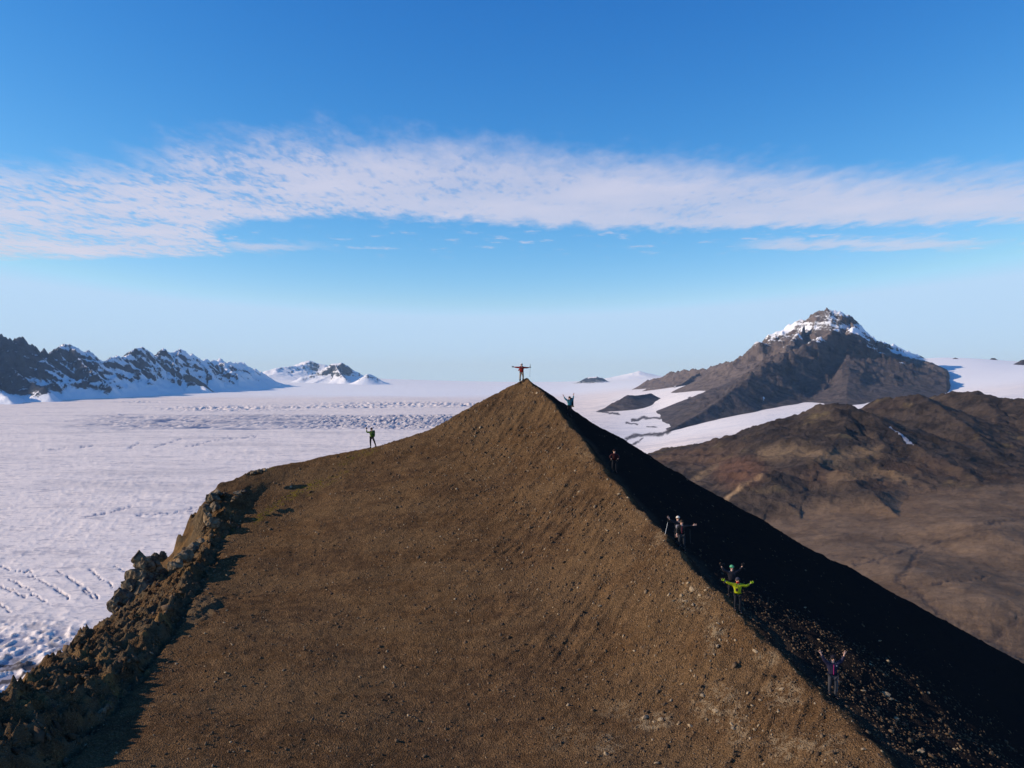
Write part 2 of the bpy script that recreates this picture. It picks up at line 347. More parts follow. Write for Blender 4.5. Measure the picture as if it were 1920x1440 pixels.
# ------------------------------------------------------------------ glacier
def build_glacier():
    ctl = []
    prof = [(450, None), (842, 1290), (1350, 1072), (2000, 953), (3400, 850), (5200, 799), (7000, 774), (9000, 757), (12000, 742), (16000, 729), (22000, 718), (30000, 714), (42000, 720), (55000, 732)]
    for px in (-600, -200, 150, 550, 850):
        for d, py in prof:
            e = -(310/450.0) if py is None else (720-py)/F
            if py and d in (22000, 30000): e += {-600: .012, -200: .008, 150: .006, 550: .005, 850: 0}[px]
            ctl.append((px, d, e))
    for d, py in [(450, None), (842, 1300), (1350, 1080), (2000, 958), (2700, 890), (3400, 850), (5200, 800), (7000, 774), (9000, 755), (12000, 738), (16000, 726), (22000, 718), (30000, 715), (42000, 722), (55000, 735)]:
        e = -(310/450.0) if py is None else (720-py)/F
        ctl.append((1080, d, e))
    for px, py, d in [(1180, 870, 3000), (1250, 888, 2750), (1200, 845, 3500), (1300, 830, 3500), (1400, 808, 3900), (1430, 800, 4000),
                      (1180, 822, 4500), (1250, 812, 4700), (1160, 780, 6200), (1230, 768, 6600), (1280, 745, 7000), (1340, 727, 7400), (1390, 713, 7900), (1420, 708, 8600),
                      (1160, 742, 9500), (1180, 728, 12000), (1200, 718, 16000), (1260, 710, 22000), (1300, 706, 30000), (1300, 722, 45000),
                      (1500, 790, 4500), (1600, 770, 5000), (1680, 752, 5500), (1720, 744, 6000), (1780, 726, 6500), (1810, 700, 7400), (1850, 680, 8400), (1840, 673, 9300),
                      (1920, 746, 5200), (1920, 715, 6400), (1920, 690, 7800), (1920, 679, 9000), (1750, 671, 9600), (2100, 745, 5200), (2100, 680, 8000), (2300, 745, 5200), (2300, 680, 8000),
                      (1900, 690, 11500), (1750, 690, 12000), (2200, 690, 12000), (1900, 720, 20000), (1600, 712, 13000), (1500, 716, 20000), (1900, 735, 45000), (2300, 740, 45000)]:
        ctl.append((px, d, (720-py)/F))
    for px in (1450, 1650, 1900, 2300):
        for d in (450, 1000, 1700, 2500):
            ctl.append((px, d, -305.0/d if d > 500 else -310/450.0))
    ctl = np.array(ctl)
    f = RBF(np.c_[ctl[:, 0]/400.0, np.log(ctl[:, 1])*2.2], ctl[:, 2], 1e-4)
    def base(x, y):
        y = np.maximum(y, 300.0)
        return f((x/y*F+960)/400.0, np.log(y)*2.2)*y
    pxs = np.unique(np.concatenate([np.arange(-560, -40, 14), np.arange(-40, 1000, 2.3), np.arange(1000, 1460, 2.6), np.arange(1460, 2480, 7)]))
    ds = [450.0]
    while ds[-1] < 55000:
        d = ds[-1]
        if d < 700: s = 30
        elif d < 4700: s = d*d/(F*300)*1.9
        elif d < 7600: s = 22
        else: s = d*0.012
        ds.append(d+s)
    ds = np.array(ds)
    A, D = np.meshgrid(pxs, ds)
    X = (A-960)/F*D; Y = D.copy(); Z = base(X, Y)
    PY = 720-Z/D*F; PX = A
    snow = sstep(9500, 13500, D+2500*fbm(X/3000, Y/3000, 4, 5)+(A > 1100)*0)
    snow = np.maximum(snow, sstep(1640, 1760, A)*sstep(5200, 6800, D))
    snow = np.maximum(snow, 0.6*sstep(7000, 9000, D)*sstep(1150, 1250, A))
    snow = np.maximum(snow, 0.45*sstep(1100, 1200, A)*sstep(3300, 4500, D))
    dirt = np.zeros_like(D)
    und = fbm(X/260, Y/420, 5, 21)*2.6*(1-0.4*snow)*sstep(600, 1200, D)
    Z = Z+und
    near = 1-sstep(2000, 4500, D)
    far_ = sstep(1400, 2300, D)*(1-sstep(7000, 9000, D)); pat = 0.55+0.9*fbm(X/420, Y/300, 3, 6)
    Z = Z+(ridged(X/30+Y/90, Y/26, 4, 8, 0.62)-0.4)*(1-sstep(1800, 3200, D))*1.5*(1-snow)*(pat+0.4)
    Z = Z+(ridged(X/75+Y/260, Y/62, 4, 7, 0.65)-0.4)*far_*3.0*(1-0.85*snow)*pat*sstep(1250, 1100, PX)
    # the big crevasse field across the middle
    cf = sstep(960, 880, PX)*sstep(110, 270, PX+120*fbm(X/400, Y/400, 3, 2))*sstep(6850, 6350, D+500*fbm(X/700, Y/500, 3, 3))*sstep(4750, 5250, D+400*fbm(X/700, Y/400, 3, 4)-(PX-400)*0.2)
    lin = ridged(X/420+fbm(X/300, Y/300, 3, 9)*0.5, (Y+0.12*X)/85+fbm(X/260, Y/260, 3, 10)*0.5, 3, 30, 0.65)
    blk = ridged(X/60+fbm(X/200, Y/200, 2, 12)*0.7, Y/85, 4, 33, 0.65)
    mixb = sstep(480, 700, PX+90*fbm(X/300, Y/300, 2, 19))
    fld = lin*(1-mixb)+blk*mixb
    Z = Z+cf*((lin-0.45)*24*(1-mixb)+(blk-0.4)*32*mixb)
    q1, q2 = np.quantile(fld, (0.42, 0.80)); blue = cf*(0.18+0.8*sstep(q2, q1, fld))  # tints the hollows: shade of deep slots put into the colour
    dirt = np.maximum(dirt, 0)
    # icefalls higher up
    for cx, cy, wx, wy, amp in [(640, 8200, 160, 420, 13), (760, 8900, 200, 900, 14), (440, 8000, 160, 900, 10), (880, 8800, 70, 500, 14), (380, 7800, 110, 500, 8), (260, 9600, 60, 300, 14)]:
        mk = np.exp(-((PX-cx)/wx)**2*2-((D-cy)/wy)**2*2)
        rr = ridged(X/75, Y/110, 3, 40, 0.65); r1_, r2_ = np.quantile(rr, (0.15, 0.32))
        Z = Z+mk*(rr-0.4)*amp*2.0; blue = np.maximum(blue, mk*sstep(r2_, r1_, rr)*0.8)
    # individual long crevasses low on the left and out in the middle
    crev = [[(-40, 1085), (0, 1098), (22, 1107), (49, 1120)], [(55, 1079), (82, 1092), (122, 1117)], [(104, 1069), (140, 1090), (187, 1123)], [(167, 1068), (190, 1085), (216, 1103)],
            [(61, 1114), (92, 1132)], [(-20, 1120), (0, 1132), (21, 1149)], [(160, 970), (200, 962), (225, 956), (247, 948)], [(254, 966), (300, 962), (340, 960), (382, 955)],
            [(0, 1062), (30, 1070), (60, 1072)], [(80, 843), (125, 841)], [(150, 838), (176, 836)], [(290, 838), (340, 823)], [(350, 838), (420, 822), (480, 818)], [(240, 842), (262, 830)],
            [(330, 960), (372, 948)], [(100, 1100), (130, 1122)], [(215, 1062), (236, 1072)], [(145, 1100), (175, 1122)], [(20, 1088), (60, 1108)]]
    w1x = fbm(PX/10, PY/10, 2, 60); w1y = fbm(PX/10, PY/8, 2, 80)
    for i, pl in enumerate(crev):
        far = pl[0][1] < 1000
        dd = polydist(PX+5*w1x, PY+(3.5 if far else 5)*w1y, pl)
        if far:
            blue = np.maximum(blue, 0.75*sstep(1.9, 0.5, dd)*sstep(-0.25, 0.15, fbm(PX/9, PY/9, 2, 99))); Z = Z-np.exp(-(dd/1.1)**2)*2.5
        else:
            dd = dd+1.5*sstep(0.0, 0.5, fbm(PX/16, PY/12, 2, 97)); Z = Z-np.exp(-(dd/1.05)**2)*4.0
            blue = np.maximum(blue, 0.9*sstep(1.5, 0.6, dd))
    wr = ridged((X*0.9+Y*0.5)/160, (Y*0.9-X*0.5)/30, 3, 55, 0.6)   # faint wrinkles everywhere on the bare ice
    blue = np.maximum(blue, 0.35*sstep(0.80, 0.93, wr)*(1-snow)*sstep(-0.1, 0.3, fbm(X/500, Y/300, 3, 56)))
    # hummocks and debris bands at the near margin
    hm = sstep(1150, 1200, PY+16*fbm(PX/40, PY/20, 3, 14))*sstep(260, 150, PX)
    Z = Z+hm*((ridged(X/24, Y/34, 4, 50)-0.45)*5.5)
    blue = np.maximum(blue, hm*0.6*sstep(0.30, 0.15, ridged(X/24, Y/34, 4, 50)))
    dirt = np.maximum(dirt, hm*0.55*sstep(0.0, 0.3, fbm(X/18, Y/24, 4, 58)))
    for pl, wd in [([(-60, 1262), (0, 1258), (40, 1250), (90, 1245)], 5), ([(-60, 1282), (0, 1276), (50, 1264), (90, 1256)], 3), ([(-60, 1248), (0, 1246), (60, 1243)], 2),
                   ([(1175, 822), (1190, 817), (1215, 815), (1245, 814), (1262, 803)], 3.2), ([(1178, 837), (1195, 830), (1206, 822)], 1.2), ([(1178, 826), (1172, 835), (1166, 841)], 1.5),
                   ([(1270, 866), (1290, 858), (1330, 846), (1350, 838)], 2.2), ([(1240, 893), (1262, 878), (1300, 862), (1340, 846), (1400, 822)], 6), ([(1255, 900), (1290, 880), (1350, 850), (1420, 818)], 9),
                   ([(1185, 788), (1205, 784), (1250, 783)], 2.2), ([(1175, 793), (1195, 796)], 1.5), ([(1262, 776), (1280, 772), (1310, 760), (1330, 748)], 5), ([(1255, 780), (1300, 770)], 5),
                   ([(1350, 838), (1400, 815), (1440, 800)], 2.5), ([(1290, 746), (1306, 748)], 1.5), ([(1215, 800), (1230, 801)], 1.2), ([(1120, 772), (1160, 776)], 1.6)]:
        dd = polydist(PX+5*w1x, PY+3*w1y, pl)
        dirt = np.maximum(dirt, 1.15*sstep(wd*1.5, wd*0.3, dd))
    o = grid_mesh('glacier', X, Y, Z, M_ICE, {'snow': snow, 'dirt': dirt, 'blue': blue})
    tag(o, kind='structure')
    return base
g_base = build_glacier()

# ------------------------------------------------------------------ mountains: ridge lines with flanks
def massif(name, ridges, px0, px1, y0, y1, dpx, ny, mat, snow_fn, amp=60, wl=700, gully=30, gwl=160, k=(0.6, 0.6), concave=1.3, warp=120, seed=1, smooth_k=0, base_drop=25, floor=None, extra=None, kind='structure', jag=0.0, fine=0.25):
    pxs = np.arange(px0, px1+dpx, dpx); ys = np.linspace(y0, y1, ny)
    A, Yg = np.meshgrid(pxs, ys); Xg = (A-960)/F*Yg
    gb = floor(Xg, Yg) if floor else g_base(Xg, Yg)
    wx = Xg+warp*fbm(Xg/wl, Yg/wl, 3, seed+70); wy = Yg+warp*fbm(Xg/wl, Yg/wl, 3, seed+75)
    H = np.full(Xg.shape, -1e9); T = np.zeros_like(Xg); DD = np.full(Xg.shape, 1e9)
    for ri, rd in enumerate(ridges):
        pts, kk = (rd if isinstance(rd, tuple) else (rd, k))
        W = np.array([P(*p) for p in pts]); arc = 0.0
        for a, b in zip(W[:-1], W[1:]):
            dx, dy = b[0]-a[0], b[1]-a[1]; L = math.hypot(dx, dy)+1e-6
            t = np.clip(((wx-a[0])*dx+(wy-a[1])*dy)/L/L, 0, 1)
            qx, qy = wx-a[0]-t*dx, wy-a[1]-t*dy; dist = np.hypot(qx, qy)
            side = (dx*qy-dy*qx) > 0           # left of travel direction
            ks = np.where(side, kk[0], kk[1])
            zr = a[2]+t*(b[2]-a[2])+jag*(ridged((arc+t*L)/(gwl*1.3)+ri*5.1, np.full_like(t, seed+ri*3.7), 4, seed+90, 0.6)-0.5)*np.clip((a[2]-gb)/400, 0.1, 1)
            HH = np.maximum(zr-gb, 30)*concave+40
            h = zr-HH*(1-np.exp(-ks*dist/HH))
            up = h > H
            if smooth_k:
                d_ = np.clip(1-np.abs(h-H)/smooth_k, 0, 1)
                H = np.maximum(H, h)+d_*d_*smooth_k*0.25
            else: H = np.where(up, h, H)
            T = np.where(up, arc+t*L+ri*777, T); DD = np.where(up, dist, DD)
            arc += L
    rel = np.clip((H-gb)/250.0, 0, 1)
    n = ridged(Xg/wl, Yg/wl, 5, seed, 0.55)-0.5
    gl = ridged(T/gwl, DD/(gwl*7)+seed, 4, seed+20, 0.6)-0.5
    away = sstep(0, wl*0.35, DD)
    Z = H+n*amp*rel*(0.25+0.75*away)+gl*gully*rel*(0.3+0.7*away)+(ridged(Xg/(wl*0.22), Yg/(wl*0.22), 4, seed+40, 0.6)-0.45)*amp*fine*rel
    Z = np.maximum(Z, gb-base_drop)
    gy, gx = np.gradient(Z); dX = np.gradient(Xg, axis=1); dY = np.gradient(Yg, axis=0)
    sx = gx/dX; sy = gy/dY; slope = np.hypot(sx, sy)
    PY = 720-Z/Yg*F
    attrs = dict(snow=snow_fn(Z, slope, sx, sy, A, PY, n, gl, Z-gb), warm=np.zeros_like(Z))
    if extra: Z, at = extra(Xg, Yg, Z, A, PY, slope, gb); attrs.update(at)
    o = grid_mesh(name, Xg, Yg, Z, mat, attrs, keep=(Z > gb-base_drop+1.0))
    tag(o, kind=kind)
    return o, (Xg, Yg, Z)

def snow_left(Z, s, sx, sy, A, PY, n, gl, hg):
    v = 0.72-0.70*(s-0.85)+0.16*np.sin((Z+0.30*A*6)/22.0)+0.5*sstep(130, 20, hg)+0.22*sstep(200, 480, A)-0.12-0.35*sstep(-0.1, 0.4, n)-0.3*sx
    v += -0.35*sstep(170, 40, A)*sstep(30, 90, hg)
    return v
left_ridges = [
    ([(-520, 600, 9000), (-300, 640, 9500), (-120, 610, 10300), (-40, 622, 10800), (0, 628, 11000), (18, 634, 11050), (35, 633, 11100), (50, 640, 11200), (58, 643, 11250), (70, 655, 11350), (88, 659, 11500)], (0.9, 0.95)),
    ([(88, 659, 11500), (105, 648, 11700), (128, 635, 12000), (134, 637, 12050), (150, 651, 12300), (170, 660, 12500), (188, 669, 12700), (210, 667, 13000), (232, 661, 13300)], (0.9, 0.95)),
    ([(232, 663, 13300), (250, 655, 13700), (268, 648, 14000), (280, 655, 14100), (292, 661, 14300), (303, 655, 14500), (320, 652, 14800), (337, 646, 15000), (348, 654, 15200), (362, 662, 15600), (370, 667, 15800)], (0.9, 0.95)),
    ([(370, 667, 15800), (382, 668, 16000), (395, 673, 16200), (412, 671, 16400), (430, 678, 16700), (452, 675, 17000), (465, 684, 17300), (485, 692, 17800), (500, 702, 18200)], (0.8, 0.85)),
    ([(0, 640, 10900), (10, 672, 10500), (40, 700, 10100), (95, 735, 9650)], (1.1, 1.1)),
    ([(-90, 650, 10000), (-40, 700, 9500), (22, 750, 8900)], (0.8, 0.8)),
    ([(-300, 650, 9300), (-200, 700, 8800), (-100, 750, 8400)], (0.8, 0.8)),
    ([(58, 648, 11250), (75, 680, 10900), (122, 728, 10500)], (1.1, 1.1)),
    ([(128, 638, 12000), (150, 668, 11700), (182, 700, 11300), (215, 728, 11100)], (1.1, 1.1)),
    ([(188, 672, 12700), (215, 700, 12400), (262, 720, 12200)], (0.8, 0.8)),
    ([(268, 650, 14000), (262, 680, 13500), (285, 712, 13000)], (0.8, 0.8)),
    ([(337, 650, 15000), (325, 675, 14400), (330, 700, 13900), (362, 714, 13600), (388, 724, 13500)], (1.1, 1.1)),
    ([(362, 664, 15600), (385, 685, 15000), (400, 708, 14500)], (0.8, 0.8)),
    ([(412, 673, 16400), (430, 690, 15900), (450, 707, 15500)], (0.8, 0.8)),
]
massif('mountain', left_ridges, -540, 640, 8300, 19500, 1.7, 360, M_RANGE, snow_left, amp=120, wl=900, gully=150, gwl=300, concave=1.8, warp=30, seed=3, jag=85, fine=0.45)

def snow_nun(Z, s, sx, sy, A, PY, n, gl, hg):
    return 0.85-0.75*(s-0.34)+0.2*sstep(60, 5, hg)
massif('hill', [([(322, 712, 14300), (328, 701, 14300), (332, 696, 14300), (345, 701, 14200), (358, 702, 14100), (372, 711, 14000), (386, 721, 13900)], (1.5, 1.3))],
       285, 440, 12900, 15000, 1.3, 110, M_PEAK, lambda Z, s, sx, sy, A, PY, n, gl, hg: -0.1+0*Z, amp=45, wl=300, gully=50, gwl=90, warp=20, seed=37)
massif('mountain', [
    ([(500, 697, 22000), (520, 690, 22000), (545, 686, 22500), (560, 688, 23000)], (0.3, 0.3)),
    ([(552, 688, 25000), (570, 682, 25500), (582, 675, 26000), (600, 680, 26000), (612, 690, 26000)], (0.35, 0.4)),
    ([(566, 706, 19500), (590, 700, 19700), (612, 686, 20000), (626, 680, 20000), (638, 677, 20000), (648, 684, 20200), (660, 690, 20500), (676, 700, 21000)], (0.7, 0.75)),
    ([(676, 710, 18800), (688, 700, 18900), (694, 697, 19000), (700, 706, 19000), (715, 716, 19200)], (0.8, 0.8)),
    ([(626, 681, 20000), (640, 700, 19300), (650, 710, 19000)], (0.8, 0.8))], 490, 760, 18200, 27500, 1.5, 170, M_NUN, snow_nun, amp=110, wl=1100, gully=90, gwl=300, warp=60, seed=9, concave=2.0, jag=30)
massif('mountain', [
    ([(1090, 713, 20500), (1102, 707, 20500), (1120, 705, 20500), (1132, 708, 20600), (1148, 717, 20600)], (0.6, 0.8)),
    ([(1125, 716, 27000), (1150, 706, 27000), (1170, 705, 27000), (1185, 701, 27000), (1197, 695, 27000), (1206, 702, 27000), (1240, 706, 27000), (1300, 704, 26000)], (0.3, 0.32))],
    1060, 1320, 19500, 28500, 1.5, 120, M_NUN, lambda Z, s, sx, sy, A, PY, n, gl, hg: np.where(A < 1152, 0.45-0.8*(s-0.45), 1.2)+0.0*s, amp=50, wl=900, gully=40, gwl=250, warp=100, seed=15, concave=1.5)

def snow_peak(Z, s, sx, sy, A, PY, n, gl, hg):
    v = -0.08+0.0*Z
    cap = np.exp(-((A-1508)/72)**2-((PY-611)/21)**2)
    v = v+0.98*cap+0.62*np.exp(-((A-1560)/75)**2-((PY-586)/16)**2)
    v = v+0.6*np.exp(-((A-1510)/55)**2-((PY-628)/16)**2)*(0.7+1.6*gl)*(Z > 0)
    v = v+1.0*np.exp(-((A-1655-(PY-640)*1.9)/34)**2)*sstep(600, 615, PY)*sstep(690, 662, PY)*sstep(6900, 7500, 7500+0*A)
    v = v+0.50*np.exp(-((A-1440)/60)**2-((PY-638)/22)**2)
    v = v+0.75*np.exp(-((A-1432)/4)**2-((PY-747)/8)**2)+0.7*np.exp(-((A-1693)/8)**2-((PY-681)/3)**2)+0.55*np.exp(-((A-1640)/22)**2-((PY-655-(A-1640)*0.5)/5)**2)
    v = v+0.3*np.exp(-((A-1290)/50)**2-((PY-690)/9)**2)
    v = v+0.55*sstep(14, 0, hg)*sstep(1560, 1680, A)
    return v+0.5*n*(v > 0.1)+0.3*gl*(v > 0.1)-0.2*(s-0.8)*(v > 0.1)
def peak_extra(X, Y, Z, A, PY, s, gb):
    warm = 0.75*sstep(6950, 7250, Y+120*fbm(X/200, Y/200, 3, 33))+0.10*(Y < 6950)  # rear ridge coloured paler than the front pyramid, so it looks sunlit
    Z = np.where(A > 1775, Z-600*sstep(1775, 1810, A)*(Y < 8600), Z); Z = np.maximum(Z, gb-25)
    return Z, dict(warm=warm)
massif('mountain', [
    ([(1190, 733, 11500), (1215, 712, 11200), (1240, 705, 11000), (1262, 696, 10900), (1290, 690, 10600), (1330, 687, 10200), (1360, 679, 9700), (1385, 668, 9400), (1405, 661, 9200), (1425, 650, 9000), (1445, 636, 8700), (1470, 617, 8300), (1492, 601, 8100), (1515, 588, 7900), (1535, 580, 7850), (1548, 577, 7800),
      (1556, 578, 7850)], (0.72, 0.75)),
    ([(1556, 578, 7850), (1578, 583, 7900), (1592, 592, 7950), (1600, 606, 8050), (1618, 622, 8200), (1640, 634, 8500), (1660, 640, 8800), (1675, 645, 9000), (1690, 652, 9300), (1705, 658, 9500), (1725, 666, 9900), (1745, 676, 10300)], (0.9, 0.9)),
    ([(1190, 740, 10000), (1215, 728, 9800), (1260, 722, 9500)], (0.9, 0.9)),
    ([(1330, 690, 10200), (1300, 705, 9700), (1245, 735, 9000)], (0.9, 0.9)),
    ([(1405, 663, 9200), (1370, 690, 8700), (1345, 715, 8300)], (0.85, 0.85)),
    ([(1470, 620, 8300), (1440, 660, 7900), (1410, 695, 7600)], (0.85, 0.85)),
    ([(1520, 592, 7900), (1500, 625, 7500), (1470, 655, 7200)], (0.8, 0.8)),
    ([(1592, 596, 7950), (1600, 608, 7500), (1598, 622, 7000), (1582, 617, 6950), (1565, 616, 6900), (1545, 628, 6700), (1525, 640, 6500), (1480, 655, 6300), (1450, 672, 6100), (1420, 690, 5850), (1395, 712, 5650), (1370, 730, 5450), (1345, 750, 5300), (1320, 768, 5150), (1290, 785, 5000), (1258, 806, 4800)], (0.95, 0.62)),
    ([(1598, 622, 7000), (1625, 640, 7000), (1650, 655, 6950), (1680, 668, 6850), (1700, 678, 6800), (1725, 690, 6700), (1738, 704, 6600), (1746, 714, 6500)], (1.4, 0.75)),
    
    ([(1655, 659, 6920), (1672, 690, 6450), (1682, 720, 6050), (1690, 748, 5650)], (0.85, 0.36)),
    ([(1590, 640, 6850), (1592, 690, 6200), (1585, 740, 5500)], (0.42, 0.45)),
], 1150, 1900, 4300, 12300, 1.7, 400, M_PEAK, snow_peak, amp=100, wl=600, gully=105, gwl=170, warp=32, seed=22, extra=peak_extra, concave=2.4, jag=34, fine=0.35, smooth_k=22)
massif('hill', [([(1124, 769, 7000), (1145, 757, 7000), (1165, 748, 7050), (1178, 740, 7100), (1195, 741, 7200), (1222, 737, 7500)], (0.8, 0.65))],
       1090, 1280, 6300, 8400, 1.3, 110, M_PEAK, lambda Z, s, sx, sy, A, PY, n, gl, hg: 0*Z-0.2, amp=14, wl=300, gully=16, gwl=60, warp=30, seed=31)
for hr_, a0_, a1_ in (([([(1778, 675, 9000), (1792, 670, 9000), (1806, 676, 9000)], (0.6, 0.8))], 1765, 1820), ([([(1853, 676, 9300), (1859, 671, 9300), (1866, 671, 9300), (1873, 676, 9300)], (1.0, 1.0))], 1835, 1890),
                      ([([(1903, 682, 8300), (1914, 675, 8300), (1935, 672, 8300), (1990, 668, 8300)], (0.8, 0.8))], 1890, 2010)):
    massif('hill', hr_, a0_, a1_, 8000, 9900, 1.6, 90, M_PEAK, lambda Z, s, sx, sy, A, PY, n, gl, hg: 0.1+0*Z, amp=14, wl=200, gully=10, gwl=80, warp=10, seed=35)

# ------------------------------------------------------------------ brown hills and valley floor on the right
def build_hills():
    fl = []
    for px, py, d in [(1830, 905, 1450), (1920, 900, 1450), (1920, 1000, 1050), (1840, 985, 1080), (1750, 1025, 1050), (1900, 1220, 650), (1500, 1000, 1200), (1350, 950, 1600), (1260, 905, 2300), (1600, 1060, 960), (1920, 1245, 625),
                      (2100, 900, 1450), (2100, 1000, 1050), (2100, 1220, 650), (1700, 1060, 880), (1800, 1150, 740), (1650, 960, 1300), (2300, 900, 1450), (2300, 1230, 650), (1870, 1080, 860), (1750, 935, 1350)]:
        q = P(px, py, d); fl.append(q)
    fl += [np.array([-400, 1400, -360]), np.array([-100, 500, -330]), np.array([-300, 2400, -360]), np.array([-150, 900, -340]), np.array([0, 1600, -330]), np.array([150, 2600, -330]), np.array([300, 400, -210]), np.array([100, 500, -260]), np.array([700, 3600, -300]), np.array([1500, 3600, -260]), np.array([1300, 2900, -200]), np.array([2400, 3000, -180]), np.array([500, 3100, -310])]
    fl = np.array(fl); ff = RBF(fl[:, :2], fl[:, 2], 1e-3)
    ridges = [
        ([(1250, 897, 2700), (1290, 880, 2500), (1320, 862, 2330), (1345, 848, 2200), (1375, 842, 2120), (1400, 828, 2050), (1425, 818, 2000), (1436, 798, 1970), (1452, 789, 1950), (1485, 781, 1940), (1515, 775, 1930), (1540, 767, 1920), (1565, 763, 1900), (1595, 765, 1880), (1615, 772, 1850),
          (1640, 788, 1800), (1680, 815, 1720), (1710, 835, 1650), (1760, 862, 1570), (1800, 885, 1500), (1835, 903, 1450)], (0.5, 0.55)),
        ([(1425, 820, 2000), (1400, 850, 1920), (1375, 880, 1820), (1300, 905, 1850)], (0.55, 0.35)),
        ([(1595, 772, 1880), (1570, 820, 1700), (1520, 870, 1560), (1450, 890, 1500), (1400, 912, 1480), (1368, 938, 1450)], (0.40, 0.34)),
        ([(1430, 800, 1968), (1455, 803, 1900), (1478, 812, 1840), (1502, 830, 1760), (1520, 850, 1680)], (1.1, 0.34)),
        ([(1348, 850, 2190), (1385, 850, 2060), (1420, 862, 1950), (1445, 880, 1860)], (1.1, 0.34)),
        ([(1545, 767, 1920), (1575, 775, 1850), (1600, 790, 1780)], (0.9, 0.4)),
        ([(1520, 870, 1560), (1590, 890, 1470), (1640, 925, 1370), (1690, 965, 1240)], (0.35, 0.45)),
        ([(1640, 792, 1790), (1660, 860, 1600), (1690, 900, 1500), (1740, 925, 1400)], (0.35, 0.4)),
        ([(1612, 772, 2300), (1640, 758, 2280), (1665, 750, 2250), (1700, 745, 2200), (1722, 741, 2200), (1745, 752, 2120), (1765, 765, 2060), (1800, 790, 1960), (1830, 818, 1850), (1850, 850, 1700)], (0.5, 0.42)),
        ([(1732, 752, 2600), (1765, 742, 2550), (1790, 737, 2500), (1815, 736, 2480), (1835, 737, 2450), (1860, 744, 2400), (1885, 749, 2380), (1920, 750, 2300), (2000, 742, 2300), (2200, 745, 2300), (2400, 760, 2300)], (0.5, 0.42)),
        ([(1835, 742, 2450), (1870, 780, 2200), (1890, 820, 1950), (1900, 855, 1720)], (0.32, 0.45)),
        ([(1940, 755, 2300), (1960, 800, 2000), (1960, 860, 1700)], (0.35, 0.45)),
    ]
    def snow(Z, s, sx, sy, A, PY, n, gl, hg):
        d = polydist(A, PY, [(1668, 803), (1685, 815), (1700, 828), (1712, 838)])
        d2 = polydist(A, PY, [(1845, 1190), (1880, 1205), (1905, 1215)])
        return 0.85*sstep(4.5, 0.5, d+2.5*fbm(A/6, PY/5, 2, 3))*(Z > -1e8)-0.1
    def extra(X, Y, Z, A, PY, s, gb):
        hg = Z-gb
        floor = sstep(16, 2, hg)*sstep(1500, 1300, Y)
        Z = Z+ridged(X/55, Y/55, 5, 61, 0.6)*5.5*(1-floor)+fbm(X/16, Y/16, 4, 64)*3.4*(1-floor*0.6)+fbm(X/160, Y/160, 3, 66)*6
        Z = Z+ridged((X*0.8+Y*0.6)/55, (Y*0.8-X*0.6)/190, 4, 63, 0.6)*7*(1-floor)
        warm = np.maximum(0.95*sstep(7, 1.5, polydist(A+4*fbm(A/20, PY/12, 2, 5), PY, [(1362, 938), (1385, 920), (1405, 908), (1428, 899)])), 0.45*sstep(9, 1, polydist(A, PY, [(1300, 905), (1330, 885), (1345, 872)])))
        warm = np.maximum(warm, 0.35*sstep(20, 4, polydist(A, PY, [(1430, 855), (1500, 850), (1560, 862), (1640, 850)])))
        warm = np.maximum(warm, 0.3*sstep(16, 4, polydist(A, PY, [(1560, 900), (1640, 890), (1700, 905)])))
        red = sstep(1, 0.3, np.hypot((A-1385)/70, (PY-890)/42))
        wet = np.zeros_like(Z); w2a = fbm(A/18, PY/9, 4, 7, 0.6); w2b = fbm(A/20, PY/9, 4, 8, 0.6)
        for pl, wd in [([(1745, 1018), (1718, 1040), (1700, 1065), (1682, 1080), (1700, 1095), (1720, 1108)], 5), ([(1600, 1058), (1650, 1052), (1745, 1020), (1830, 1005)], 2.5), ([(1835, 985), (1900, 975), (1960, 970)], 2),
                       ([(1930, 1150), (1890, 1175), (1860, 1190), (1835, 1192)], 5), ([(1750, 1092), (1800, 1085), (1850, 1080)], 1.6), ([(1720, 1108), (1760, 1150), (1850, 1190), (1930, 1230)], 5)]:
            wet = np.maximum(wet, sstep(wd*1.6, wd*0.4, polydist(A+12*w2a, PY+7*w2b, pl)))
        Z = Z-wet*1.0+floor*(fbm(X/90, Y/90, 4, 68)*3.0+ridged(X/45, Y/45, 3, 69)*0.8)
        wet = wet*(0.45+0.9*fbm(A/25, PY/14, 2, 71))
        return Z, dict(warm=warm, floor=floor, red=red, wet=wet)
    massif('hills', ridges, 620, 2500, 330, 3100, 2.5, 560, M_HILLS, snow, amp=20, wl=260, gully=20, gwl=85, warp=28, seed=44, smooth_k=14, base_drop=0.0001, floor=lambda x, y: ff(x, y), extra=extra, concave=1.7)
_keep = grid_mesh
def _patched(name, X, Y, Z, mat, attrs=None, keep=None, smooth=True):
    return _keep(name, X, Y, Z, mat, attrs, None, smooth)
grid_mesh = _patched; build_hills(); grid_mesh = _keep

